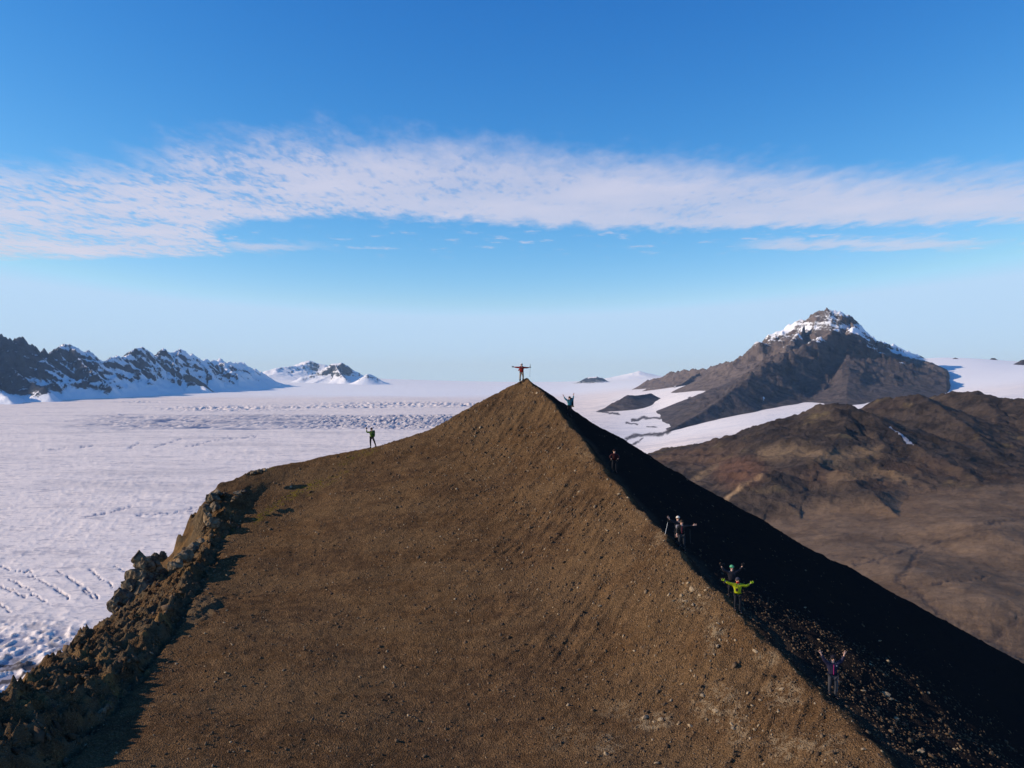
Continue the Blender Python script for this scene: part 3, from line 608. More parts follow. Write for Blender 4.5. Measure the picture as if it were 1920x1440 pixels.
# ------------------------------------------------------------------ the near ridge
# cross sections at constant distance: (px, py) of outer rib edge, inner rib edge, rib foot, face..., crest, dark side...
ST = {
  20: [(-1000, 1700), (-900, 1740), (-820, 1850), (-300, 2120), (500, 2150), (1300, 2080), (2060, 1930), (2400, 2010), (3000, 2230), (4800, 2950)],
  30: [(-270, 1480), (-160, 1500), (-95, 1590), (200, 1600), (800, 1640), (1250, 1610), (1690, 1462), (1950, 1560), (2500, 1790), (3800, 2420)],
  38: [(0, 1292), (110, 1345), (150, 1392), (420, 1404), (800, 1424), (1180, 1398), (1500, 1272), (1780, 1375), (2150, 1560), (3000, 2030)],
  44: [(90, 1232), (215, 1250), (245, 1282), (450, 1286), (780, 1292), (1080, 1272), (1365, 1137), (1600, 1218), (1950, 1400), (2700, 1830)],
  50: [(150, 1185), (300, 1157), (325, 1184), (480, 1184), (720, 1178), (1000, 1145), (1258, 1024), (1450, 1120), (1750, 1280), (2400, 1670)],
  56: [(205, 1155), (342, 1088), (362, 1106), (480, 1106), (700, 1090), (960, 1060), (1195, 954), (1350, 1045), (1650, 1210), (2200, 1540)],
  61: [(255, 1112), (375, 1034), (398, 1052), (500, 1050), (700, 1030), (950, 1000), (1150, 905), (1300, 990), (1600, 1155), (2100, 1450)],
  66: [(345, 1030), (402, 984), (428, 1000), (520, 1000), (700, 968), (940, 930), (1107, 848), (1260, 938), (1540, 1098), (2000, 1370)],
  71: [(402, 918), (450, 920), (480, 935), (560, 935), (720, 908), (920, 868), (1072, 802), (1240, 905), (1520, 1060), (2000, 1330)],
  75: [(500, 878), (520, 880), (560, 884), (620, 882), (760, 858), (910, 818), (1036, 757), (1200, 860), (1500, 1025), (2000, 1300)],
  78: [(600, 862), (650, 849), (700, 838), (760, 822), (830, 802), (930, 765), (1003, 726), (1150, 828), (1450, 990), (2000, 1290)],
  80: [(640, 860), (700, 846), (770, 822), (830, 795), (880, 763), (930, 738), (984, 711), (1100, 785), (1400, 962), (1950, 1262)],
  83: [(600, 930), (680, 910), (760, 885), (830, 860), (880, 835), (940, 805), (990, 770), (1090, 800), (1390, 968), (1900, 1245)],
  95: [(600, 1060), (680, 1050), (760, 1030), (830, 1010), (880, 990), (940, 970), (990, 950), (1080, 965), (1350, 1090), (1850, 1340)],
  125: [(600, 1260), (680, 1260), (760, 1250), (830, 1250), (880, 1240), (940, 1235), (990, 1230), (1080, 1240), (1350, 1330), (1800, 1520)],
}
def build_ridge():
    ysn = sorted(ST); K = np.array([[P(px, py, d)[[0, 2]] for px, py in ST[d]] for d in ysn])   # station, knot, (x,z)
    ys = np.concatenate([np.arange(18, 27, 0.35), np.arange(27, 52, 0.105), np.arange(52, 83, 0.12), np.arange(83, 125, 0.9)])
    kn = np.stack([np.stack([pchip(ysn, K[:, k, c], ys) for c in (0, 1)], -1) for k in range(K.shape[1])], 1)   # row, knot, 2
    xs = np.concatenate([np.arange(-44, -30, 0.5), np.arange(-30, 18, 0.115), np.arange(18, 50, 0.19), np.arange(50, 90, 1.2)])
    X, Y = np.meshgrid(xs, ys)
    wob = 0.42*fbm(X/2.2, Y/2.2, 4, 101)+0.16*fbm(X/0.8, Y/0.8, 3, 102)+0.25*fbm(X/11, Y/11, 3, 104)
    XW = X+wob*sstep(83, 79, Y)
    Z = np.empty_like(X)
    for r in range(len(ys)):
        k = kn[r]; xw = XW[r]
        zl = k[0, 1]-(k[0, 0]-xw)*(1.35 if ys[r] < 78 else 0.8)
        z = np.where(xw < k[0, 0], zl, 0)
        a = (xw >= k[0, 0]) & (xw < k[2, 0]); z[a] = np.interp(xw[a], k[:3, 0], k[:3, 1])
        a = (xw >= k[2, 0]) & (xw < k[6, 0]); z[a] = pchip(k[2:7, 0], k[2:7, 1], xw[a])
        a = (xw >= k[6, 0]) & (xw < k[9, 0]); z[a] = pchip(k[6:, 0], k[6:, 1], xw[a])
        a = xw >= k[9, 0]; z[a] = k[9, 1]-(xw[a]-k[9, 0])*0.55
        Z[r] = z
    xc = kn[:, 6, 0][:, None]; xo = kn[:, 0, 0][:, None]; xi = kn[:, 1, 0][:, None]; xf = kn[:, 2, 0][:, None]
    du = XW-xc                                                    # signed distance right of the crest
    # smooth the face a little along the slope, then break it up
    rib = sstep(-1.5, 0.1, XW-xo)*sstep(0.5, -0.1, XW-xf)*sstep(72, 66, Y)
    face = sstep(0.2, 1.2, XW-xf)*sstep(0.3, -0.8, du)
    crest = np.exp(-(du/3.2)**2)
    Z += fbm(X/6, Y/6, 3, 110)*0.30*sstep(-1, 2, XW-xf)*sstep(0, 3, np.abs(du))
    sxr = X*0.62+Y*0.78; syr = Y*0.62-X*0.78
    near = sstep(16, 2, np.abs(du))
    Z += (ridged(sxr/4.5, syr/0.75, 4, 120, 0.6)-0.4)*0.20*face*(0.12+0.88*near)*(0.6+0.8*sstep(-0.2, 0.4, fbm(X/7, Y/7, 2, 121)))
    Z += fbm(X/0.8, Y/0.8, 4, 130, 0.62)*0.06+fbm(X/0.28, Y/0.28, 2, 135, 0.6)*0.05
    Z += np.exp(-((du+0.25)/0.5)**2)*0.22*sstep(35, 40, Y)*(0.6+fbm(Y/2.0, Y/7, 3, 140))
    # trodden line just right of the crest, below its lip
    pc = 1.15+0.5*fbm(Y/5, Y*0+3, 2, 141)
    path = np.exp(-((du-pc)/0.42)**2)*sstep(82, 76, Y)
    Z -= path*0.12
    # rugged rib
    blocks = ridged(X/2.3, Y/2.3, 5, 150, 0.62)-0.62
    Z += rib*blocks*0.38+rib*(ridged((X*.5+Y*.86)/2.4, (Y*.5-X*.86)/0.55, 4, 157, 0.6)-0.55)*0.40+rib*(ridged(X/0.8, Y/0.8, 3, 155, 0.6)-0.4)*0.5
    out_ = sstep(0.5, -0.6, XW-xo)*sstep(77, 74, Y); Z += out_*(ridged(X/3, Y/3, 4, 156)-0.5)*1.4
    # small crags high on the left shoulder
    PX = X/Y*F+960; PYv = 720-Z/Y*F
    rock = np.clip(rib+out_, 0, 1)*sstep(-0.35, 0.05, blocks+0.2)
    sm = np.exp(-((X-P(378, 1110, 53)[0])/1.2)**2-((Y-53)/2.4)**2); Z += sm*(ridged(X/1.1, Y/1.1, 4, 160)-0.2)*0.45; rock = np.maximum(rock, sstep(0.3, 0.6, sm)*0.8)
    pale = np.zeros_like(X)
    for px, py, rx, ry, v in [(1300, 1125, 34, 26, 1), (1340, 1190, 20, 34, 1), (1225, 1352, 42, 20, 1), (1345, 1322, 55, 40, 0.9), (1145, 1400, 34, 28, .8), (1385, 1370, 22, 45, .8), (1470, 1300, 40, 30, .9), (1440, 1235, 26, 16, .8), (1260, 985, 30, 26, .5), (1240, 1010, 20, 16, .5),
                             (1480, 1400, 60, 30, .8), (1560, 1400, 30, 30, .6), (1215, 960, 24, 14, .4), (1100, 850, 16, 14, .4), (1060, 1380, 60, 30, .4), (1160, 1330, 40, 20, .5), (1060, 800, 10, 8, .3)]:
        pale = np.maximum(pale, v*sstep(1.25, 0.5, np.hypot((PX-px)/rx, (PYv-py)/ry)+0.5*fbm(PX/14, PYv/14, 3, 170)))
    pale = pale*sstep(0.4, -0.3, du)
    moss = np.zeros_like(X)
    for pl, wd, v in [([(478, 975), (515, 950), (540, 932), (570, 918), (600, 903)], 7, 1.0), ([(640, 868), (668, 853), (700, 845)], 6, 0.8), ([(420, 1008), (440, 995)], 4, 0.7), ([(575, 925), (620, 900), (650, 885)], 7, .5), ([(480, 882), (510, 876)], 4, .6)]:
        moss = np.maximum(moss, v*sstep(wd*1.5, wd*0.4, polydist(PX+5*fbm(PX/12, PYv/12, 2, 180), PYv, pl)))
    moss *= (du < -1)
    painted_shade = sstep(0.0, 0.8, du+0.5*fbm(X/1.5, Y/1.5, 3, 190))*(1-0.0*path)  # where shade is put into the ground colour, right of the crest
    o = grid_mesh('ridge', X, Y, Z, M_SCREE, dict(rock=rock, pale=pale, moss=moss, painted_shade=painted_shade, path=path))
    tag(o, kind='structure')
    return o, xs, ys, X, Y, Z, du, rib, XW-xf
ridge, RX, RY, GX, GY, GZ, GDU, GRIB, GFO = build_ridge()

def gz(x, y):
    i = int(np.clip(np.searchsorted(RX, x)-1, 0, len(RX)-2)); j = int(np.clip(np.searchsorted(RY, y)-1, 0, len(RY)-2))
    a = (x-RX[i])/(RX[i+1]-RX[i]); b = (y-RY[j])/(RY[j+1]-RY[j])
    return float((GZ[j, i]*(1-a)+GZ[j, i+1]*a)*(1-b)+(GZ[j+1, i]*(1-a)+GZ[j+1, i+1]*a)*b)
def hit(px, py, d0=24.0, d1=90.0):
    """where the line of sight through px,py first meets the ridge"""
    d = d0
    while d < d1:
        q = P(px, py, d)
        if q[2] < gz(q[0], q[1]): return q
        d += 0.03
    return P(px, py, 79.5)
def gnorm(x, y, e=0.5):
    n = Vector((gz(x-e, y)-gz(x+e, y), gz(x, y-e)-gz(x, y+e), 2*e)); return n.normalized()

# ------------------------------------------------------------------ loose stones on the ridge
def shard(seed, flat=0.5):
    r = np.random.default_rng(seed)
    v = np.array([[sx, sy, sz] for sz in (-1, 1) for sy in (-1, 1) for sx in (-1, 1)], float)
    v += r.uniform(-0.45, 0.45, v.shape); v[4:, :2] *= r.uniform(0.45, 0.9); v[:, 2] *= flat; v[:, 1] *= r.uniform(0.55, 0.9)
    f = [(0, 2, 3, 1), (4, 5, 7, 6), (0, 1, 5, 4), (1, 3, 7, 5), (3, 2, 6, 7), (2, 0, 4, 6)]
    return v, f
def scatter(name, xs_, ys_, size, tone, mat, sink=0.25):
    n = len(xs_); SH = [shard(s, 0.4+0.3*random.random()) for s in range(12)]
    which = rng.integers(0, 12, n)
    V = np.stack([s[0] for s in SH])[which]                      # n,8,3
    V = V*(size[:, None, None]*rng.uniform(0.7, 1.3, (n, 1, 3)))
    a = rng.uniform(0, 2*np.pi, n); c, s = np.cos(a)[:, None], np.sin(a)[:, None]
    x = V[:, :, 0]*c-V[:, :, 1]*s; y = V[:, :, 0]*s+V[:, :, 1]*c; z = V[:, :, 2]
    i = np.clip(np.searchsorted(RX, xs_)-1, 0, len(RX)-2); j = np.clip(np.searchsorted(RY, ys_)-1, 0, len(RY)-2)
    fx = (xs_-RX[i])/(RX[i+1]-RX[i]); fy = (ys_-RY[j])/(RY[j+1]-RY[j])
    z0 = (GZ[j, i]*(1-fx)+GZ[j, i+1]*fx)*(1-fy)+(GZ[j+1, i]*(1-fx)+GZ[j+1, i+1]*fx)*fy
    i2 = np.clip(i+4, 0, len(RX)-1); i1 = np.clip(i-4, 0, len(RX)-1); j2 = np.clip(j+4, 0, len(RY)-1); j1 = np.clip(j-4, 0, len(RY)-1)
    gx = (GZ[j, i2]-GZ[j, i1])/(RX[i2]-RX[i1])+rng.normal(0, 0.28, n); gy = (GZ[j2, i]-GZ[j1, i])/(RY[j2]-RY[j1])+rng.normal(0, 0.28, n)
    z = z+x*gx[:, None]+y*gy[:, None]+(z0+size*(0.35-sink))[:, None]
    co = np.stack([x+xs_[:, None], y+ys_[:, None], z], -1).reshape(-1, 3).astype(np.float32)
    q = np.array(SH[0][1])[None]+(np.arange(n)*8)[:, None, None]; q = q.reshape(-1, 4)
    me = bpy.data.meshes.new(name); me.vertices.add(len(co)); me.vertices.foreach_set('co', co.ravel())
    me.loops.add(len(q)*4); me.loops.foreach_set('vertex_index', q.ravel().astype(np.int32))
    me.polygons.add(len(q)); me.polygons.foreach_set('loop_start', np.arange(0, len(q)*4, 4, dtype=np.int32)); me.polygons.foreach_set('loop_total', np.full(len(q), 4, dtype=np.int32))
    at = me.attributes.new('tone', 'FLOAT', 'POINT'); at.data.foreach_set('value', np.repeat(tone, 8).astype(np.float32))
    me.update(); me.materials.append(mat)
    o = bpy.data.objects.new(name, me); scene.collection.objects.link(o); o.parent = ridge
    o['kind'] = 'stuff'
    return o
M_STONE = mat_stone('loose_stone', ((0.055, 0.034, 0.021), (0.150, 0.094, 0.052), (0.36, 0.26, 0.155)))
def build_stones():
    # brown side and dark side, thicker near the crest and close to the viewer
    n = 62000
    y = 27+(81-27)*rng.uniform(0, 1, n)**1.5; x = rng.uniform(-24, 34, n)
    i = np.clip(np.searchsorted(RX, x), 0, len(RX)-1); j = np.clip(np.searchsorted(RY, y), 0, len(RY)-1)
    du = GDU[j, i]; fo = GFO[j, i]
    prob = 0.35+0.65*np.exp(-(np.minimum(du, 0)/9)**2); prob = np.where(du > 0, 0.85*np.exp(-du/8)*sstep(56, 42, y)+0.03, prob)
    clump = fbm(x/2.5, y/2.5, 3, 200); prob = prob*np.clip(0.75+1.3*clump, 0.1, 1.3)
    k = (rng.uniform(0, 1, n) < prob) & (fo > -0.5)
    x, y, du = x[k], y[k], du[k]
    size = 0.018+0.013*rng.lognormal(0, 0.6, len(x)); size = np.clip(size*(0.8+y/90), 0, 0.10)
    tn = np.where(du > 0.3, 0.7, 1.0)  # stones right of the crest toned darker, to go with the painted shade
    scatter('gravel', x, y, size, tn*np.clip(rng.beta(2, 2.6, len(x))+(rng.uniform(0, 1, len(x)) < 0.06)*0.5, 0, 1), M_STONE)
    n2 = 26000                                                   # pale slabs lying on the dark flank below the people
    y = rng.uniform(27, 50, n2); x = rng.uniform(9, 34, n2)
    i = np.clip(np.searchsorted(RX, x), 0, len(RX)-1); j = np.clip(np.searchsorted(RY, y), 0, len(RY)-1); du = GDU[j, i]
    k = (du > 0.9) & (rng.uniform(0, 1, n2) < np.clip(0.5*np.exp(-((du-4.5)/5.5)**2)*sstep(50, 40, y)*np.clip(0.8+2.0*fbm(x/2.2, y/2.2, 3, 210), 0, 1.6), 0, 1)*0.75)
    x, y = x[k], y[k]
    scatter('slabs', x, y, np.clip(0.018+0.016*rng.lognormal(0, 0.7, len(x)), 0, 0.12), 0.05+0.65*rng.beta(2, 2.2, len(x)), M_STONE, 0.1)
    m = 700                                                     # rubble of the rib
    y = rng.uniform(28, 76, m*8); x = rng.uniform(-30, -14, m*8)
    i = np.clip(np.searchsorted(RX, x), 0, len(RX)-1); j = np.clip(np.searchsorted(RY, y), 0, len(RY)-1)
    k = (GRIB[j, i] > 0.4); x, y = x[k][:m*2], y[k][:m*2]
    scatter('rubble', x, y, np.clip(0.055*rng.lognormal(0, 0.6, len(x)), 0.03, 0.22), rng.beta(2, 3, len(x)), M_STONE, 0.3)
build_stones()

def rock_mesh(name, seed, sub=2, rough=0.35, flat=0.7, mat=M_STONE, tone=0.8, blocky=0.0):
    bm = bmesh.new(); bmesh.ops.create_icosphere(bm, subdivisions=sub, radius=1.0)
    r = random.Random(seed); cuts = [(Vector((r.uniform(-1, 1), r.uniform(-1, 1), r.uniform(-1, 1))).normalized(), r.uniform(0.45, 0.8)) for _ in range(9)]
    for v in bm.verts:
        p = v.co.copy()
        for nrm, dd in cuts:
            t = p.dot(nrm)
            if t > dd: p -= nrm*(t-dd)
        p *= 1+r.uniform(-0.05, 0.05)
        v.co = Vector((p.x*1.15, p.y*0.9, p.z*flat))
    me = bpy.data.meshes.new(name); bm.to_mesh(me); bm.free()
    at = me.attributes.new('tone', 'FLOAT', 'POINT'); at.data.foreach_set('value', [tone]*len(me.vertices))
    me.materials.append(mat); return me
PALE = [rock_mesh('stone', s, 1, tone=0.93, flat=0.55) for s in range(5)]
DARK = [rock_mesh('stone', 10+s, 1, tone=0.35, flat=0.6) for s in range(4)]
def part_stone(px, py, r, pool, k=[0]):
    q = hit(px, py); k[0] += 1
    o = bpy.data.objects.new('stone', pool[k[0] % len(pool)]); scene.collection.objects.link(o); o.parent = ridge
    rad = r/F*q[1]
    o.location = (q[0], q[1], gz(q[0], q[1])+rad*0.15); o.scale = (rad*random.uniform(.9, 1.2), rad*random.uniform(.7, 1.1), rad*random.uniform(.8, 1.1))
    nrm = gnorm(q[0], q[1]); e = nrm.to_track_quat('Z', 'Y').to_euler(); o.rotation_euler = (e.x+random.uniform(-.2, .2), e.y+random.uniform(-.2, .2), random.uniform(0, 6.3))
for px, py, r, pool in [(1347, 1171, 6, PALE), (1417, 1222, 7, PALE), (1295, 1258, 4, PALE), (1278, 1284, 5, PALE), (1266, 1279, 6, DARK), (1315, 1287, 6, DARK), (1210, 1347, 8, PALE), (1238, 1350, 9, PALE), (1226, 1355, 5, PALE), (1295, 1362, 7, PALE),
                        (1318, 1306, 7, PALE), (1340, 1335, 9, PALE), (1402, 1300, 5, PALE), (1372, 1360, 7, PALE), (1246, 1322, 8, DARK), (1258, 1315, 5, PALE), (1238, 1268, 4, PALE), (1217, 1176, 3, PALE), (1339, 1228, 5, PALE), (1332, 1240, 4, PALE), (1345, 1212, 7, PALE), (1350, 1200, 5, PALE),
                        (1135, 1415, 6, PALE), (1232, 1432, 6, PALE), (1440, 1402, 5, DARK), (1375, 1368, 6, PALE), (1465, 1294, 7, PALE), (1296, 1106, 7, PALE), (1312, 1118, 6, PALE), (1300, 1135, 6, PALE), (1322, 1108, 5, PALE), (1285, 1128, 5, PALE),
                        (1661, 1303, 8, PALE), (1670, 1312, 6, PALE), (1679, 1314, 4, PALE), (1650, 1203, 5, PALE), (1666, 1241, 6, PALE), (1509, 1140, 4, PALE), (1632, 1246, 4, PALE), (1618, 1296, 5, PALE), (1620, 1406, 6, PALE), (1795, 1405, 5, PALE), (1725, 1410, 9, PALE), (1790, 1406, 5, PALE), (1680, 1348, 6, PALE), (1740, 1300, 4, PALE),
                        (1510, 1070, 3, PALE), (1535, 1200, 4, PALE), (1100, 1270, 3, PALE), (1120, 1155, 3, PALE), (840, 1290, 3, DARK), (422, 1262, 4, PALE), (330, 1245, 4, PALE), (288, 1379, 3, PALE), (425, 1145, 3, PALE), (390, 1203, 4, DARK), (475, 1203, 4, DARK), (464, 1193, 4, DARK), (420, 1168, 3, PALE), (354, 1405, 3, PALE), (438, 1410, 3, PALE), (458, 1287, 3, PALE),
                        (720, 1000, 3, DARK), (560, 1060, 3, DARK), (645, 1120, 3, DARK)]:
    part_stone(px, py, r, pool)
for _ in range(90):
    t = random.random(); px = 1010+640*t**0.8; py0 = 735+700*t**0.8
    part_stone(px-random.uniform(5, 300), min(py0+random.uniform(-5, 130), 1430), random.uniform(2.2, 5), random.choice([PALE, DARK, DARK]))

def outcrop(name, blocks, label, seed):
    """a crag: jagged angular blocks grown together, each with its own faces"""
    root = None; r = random.Random(seed); bm = bmesh.new()
    for (px, py, rad, el, dep) in blocks:
        q = P(px, py, dep); R0 = rad/F*dep
        me = rock_mesh('tmp', r.randint(0, 9999), 3, flat=1.0, mat=M_CRAG)
        b2 = bmesh.new(); b2.from_mesh(me); ang = r.uniform(0, 6.3); ca, sa = math.cos(ang), math.sin(ang)
        o1, o2 = r.uniform(0, 99), r.uniform(0, 99)
        vx = np.array([v.co[:] for v in b2.verts])
        dsp = 1+0.34*fbm(vx[:, 0]*1.9+o1+vx[:, 2]*1.3, vx[:, 1]*1.9+o2-vx[:, 2]*1.7, 4, seed, 0.65)+0.10*fbm(vx[:, 0]*6+o1, vx[:, 2]*6+vx[:, 1]*5, 2, seed+3)
        for v, s in zip(b2.verts, dsp):
            p = v.co*float(s)*R0; p.z *= el
            v.co = Vector((p.x*ca-p.y*sa+q[0], (p.x*sa+p.y*ca)+q[1], p.z+q[2]))
        tmp = bpy.data.meshes.new('t'); b2.to_mesh(tmp); b2.free(); bm.from_mesh(tmp); bpy.data.meshes.remove(tmp); bpy.data.meshes.remove(me)
    me = bpy.data.meshes.new(name); bm.to_mesh(me); bm.free(); me.materials.append(M_CRAG)
    o = bpy.data.objects.new(name, me); scene.collection.objects.link(o)
    tag(o, label, 'rock outcrop')
    return o
outcrop('rock_tower', [(262, 1045, 14, 1.1, 61.0), (272, 1060, 18, 1.2, 61.0), (292, 1046, 8, 1.3, 61.4), (304, 1044, 8, 1.4, 61.8), (295, 1064, 18, 1.0, 61.6), (254, 1078, 18, 1.2, 60.5), (275, 1090, 24, 1.2, 60.6), (300, 1085, 20, 1.0, 61.5), (240, 1100, 16, 1.3, 59.8), (262, 1115, 22, 1.2, 59.8), (232, 1122, 18, 1.2, 59.0), (248, 1140, 22, 1.1, 58.8), (216, 1128, 14, 1.2, 58.5), (222, 1148, 18, 1.0, 58.0), (210, 1140, 12, 1.2, 58.0)],
        'dark craggy rock tower sticking up from the left edge of the ridge against the glacier', 1)
outcrop('rock_outcrop', [(478, 888, 8, .8, 72.3), (488, 884, 7, .9, 72.4), (495, 882, 6, .8, 72.5)], 'small pale knob of rock on the skyline at the left shoulder', 2)
outcrop('rock_outcrop', [(447, 925, 9, .55, 69), (455, 921, 8, .5, 69.2), (440, 933, 6, .6, 68.6), (436, 939, 4, .6, 68.5)], 'lone brown boulder with a black shaded side below the skyline knob', 3)
outcrop('rock_outcrop', [(408, 925, 12, .9, 70), (398, 938, 13, 1.1, 69), (390, 955, 12, 1.2, 68), (388, 970, 10, 1.2, 66.5), (403, 952, 11, 1.0, 67.8), (418, 926, 8, .6, 70), (400, 980, 12, 1, 66)], 'reddish brown cliff bulging from the skyline under the left shoulder', 4)
outcrop('rock_outcrop', [(360, 1028, 14, .9, 60.5), (346, 1042, 15, .9, 59.2), (334, 1054, 15, .9, 58), (366, 1023, 10, .9, 61), (353, 1033, 13, .9, 60), (340, 1048, 13, .9, 58.5), (328, 1060, 13, .9, 57.5), (376, 1016, 9, .8, 61.4)], 'pale jagged rock band slanting down right of the tower', 5)
outcrop('rock_outcrop', [(190, 1338, 11, .9, 40.5), (200, 1328, 9, .9, 40.8)], 'boulder sitting at the edge of the black shadow low on the left', 6)
outcrop('rock_outcrop', [(162, 1403, 8, 1.0, 38.2), (167, 1407, 6, .8, 38.15)], 'small upright boulder on the scree nearest the bottom left', 7)

# ------------------------------------------------------------------ people
CLO = {}
def cloth(name, col, rough=0.8):
    if name not in CLO: CLO[name] = mat_plain(name, col, rough)
    return CLO[name]
SKIN = mat_plain('skin', (0.74, 0.42, 0.30), 0.55, 30, 0.12)
def skin_obj(name, verts, edges, radii, mat, parent, sub=1, root=0):
    me = bpy.data.meshes.new(name); me.from_pydata([tuple(v) for v in verts], edges, []); me.materials.append(mat)
    o = bpy.data.objects.new(name, me); scene.collection.objects.link(o); o.parent = parent
    sk = o.modifiers.new('Skin', 'SKIN'); sk.use_smooth_shade = True; sk.branch_smoothing = 0.3
    if not me.skin_vertices: me.skin_vertices.new()
    for i, rr in enumerate(radii):
        s = me.skin_vertices[0].data[i]; s.radius = rr if isinstance(rr, tuple) else (rr, rr); s.use_root = (i == root)
    sb = o.modifiers.new('Sub', 'SUBSURF'); sb.levels = sub; sb.render_levels = sub
    return o
def ellip(name, c, r, mat, parent, zmin=None, seg=14, tilt=0.0):
    bm = bmesh.new(); bmesh.ops.create_uvsphere(bm, u_segments=seg, v_segments=seg//2+2, radius=1.0)
    if zmin is not None:
        for v in bm.verts:
            if v.co.z < zmin: v.co.z = zmin
    for v in bm.verts:
        p = Vector((v.co.x*r[0], v.co.y*r[1], v.co.z*r[2])); p.rotate(__import__('mathutils').Euler((tilt, 0, 0))); v.co = p+Vector(c)
    me = bpy.data.meshes.new(name); bm.to_mesh(me); bm.free(); me.materials.append(mat)
    for pl in me.polygons: pl.use_smooth = True
    o = bpy.data.objects.new(name, me); scene.collection.objects.link(o); o.parent = parent
    return o
def box(name, c, s, mat, parent, bev=0.03, rot=(0, 0, 0)):
    bm = bmesh.new(); bmesh.ops.create_cube(bm, size=1.0)
    for v in bm.verts: v.co = Vector((v.co.x*s[0], v.co.y*s[1], v.co.z*s[2]))
    bmesh.ops.bevel(bm, geom=bm.edges[:], offset=bev, segments=3, profile=0.6, affect='EDGES')
    me = bpy.data.meshes.new(name); bm.to_mesh(me); bm.free(); me.materials.append(mat)
    for pl in me.polygons: pl.use_smooth = True
    o = bpy.data.objects.new(name, me); scene.collection.objects.link(o); o.parent = parent; o.location = c; o.rotation_euler = rot
    return o
def tube(name, a, b, r, mat, parent, seg=8):
    a, b = Vector(a), Vector(b); bm = bmesh.new()
    bmesh.ops.create_cone(bm, cap_ends=True, segments=seg, radius1=r, radius2=r*0.8, depth=(b-a).length)
    q = (b-a).to_track_quat('Z', 'Y')
    for v in bm.verts: v.co = q @ v.co+(a+b)/2
    me = bpy.data.meshes.new(name); bm.to_mesh(me); bm.free(); me.materials.append(mat)
    o = bpy.data.objects.new(name, me); scene.collection.objects.link(o)
    if parent: o.parent = parent
    return o
def hand_chain(wrist, dirn, palmn, up_is_open, s, thumb_side):
    """palm and five bent fingers: (verts, edges, radii), first vertex at the wrist"""
    d = Vector(dirn).normalized(); n = Vector(palmn); n = (n-d*n.dot(d)).normalized(); side = d.cross(n).normalized()*thumb_side
    W = Vector(wrist); V = [W, W+d*0.035*s, W+d*0.075*s]; E = [(0, 1), (1, 2)]; Rr = [0.028*s, 0.034*s, 0.034*s]
    spec = [(0.031, 0.066, 0.0095), (0.010, 0.075, 0.010), (-0.011, 0.070, 0.0095), (-0.031, 0.054, 0.0085)]
    curl = 0.18 if up_is_open else 1.25
    for off, L, rr in spec:
        k = W+d*0.088*s+side*off*s; base = len(V); V.append(k); E.append((2, base)); Rr.append(rr*s*1.15)
        dd = d.copy(); p = k.copy()
        for j in range(3):
            ang = curl*(0.4+0.5*j); dd = (d*math.cos(ang)+n*math.sin(ang)+side*(off*4 if up_is_open else 0)).normalized()
            p = p+dd*L*s/3*1.05; V.append(p.copy()); E.append((base+j, base+j+1)); Rr.append(rr*s*(1-0.1*j))
    b = W+d*0.03*s+side*0.03*s; base = len(V); V.append(b); E.append((1, base)); Rr.append(0.013*s)
    t1 = b+(d*0.5+side*0.8+n*0.2).normalized()*0.04*s; V.append(t1); E.append((base, base+1)); Rr.append(0.012*s)
    t2 = t1+((d*0.8+side*0.45+n*0.25) if up_is_open else (d*0.4+n*0.9)).normalized()*0.03*s; V.append(t2); E.append((base+1, base+2)); Rr.append(0.010*s)
    return V, E, Rr
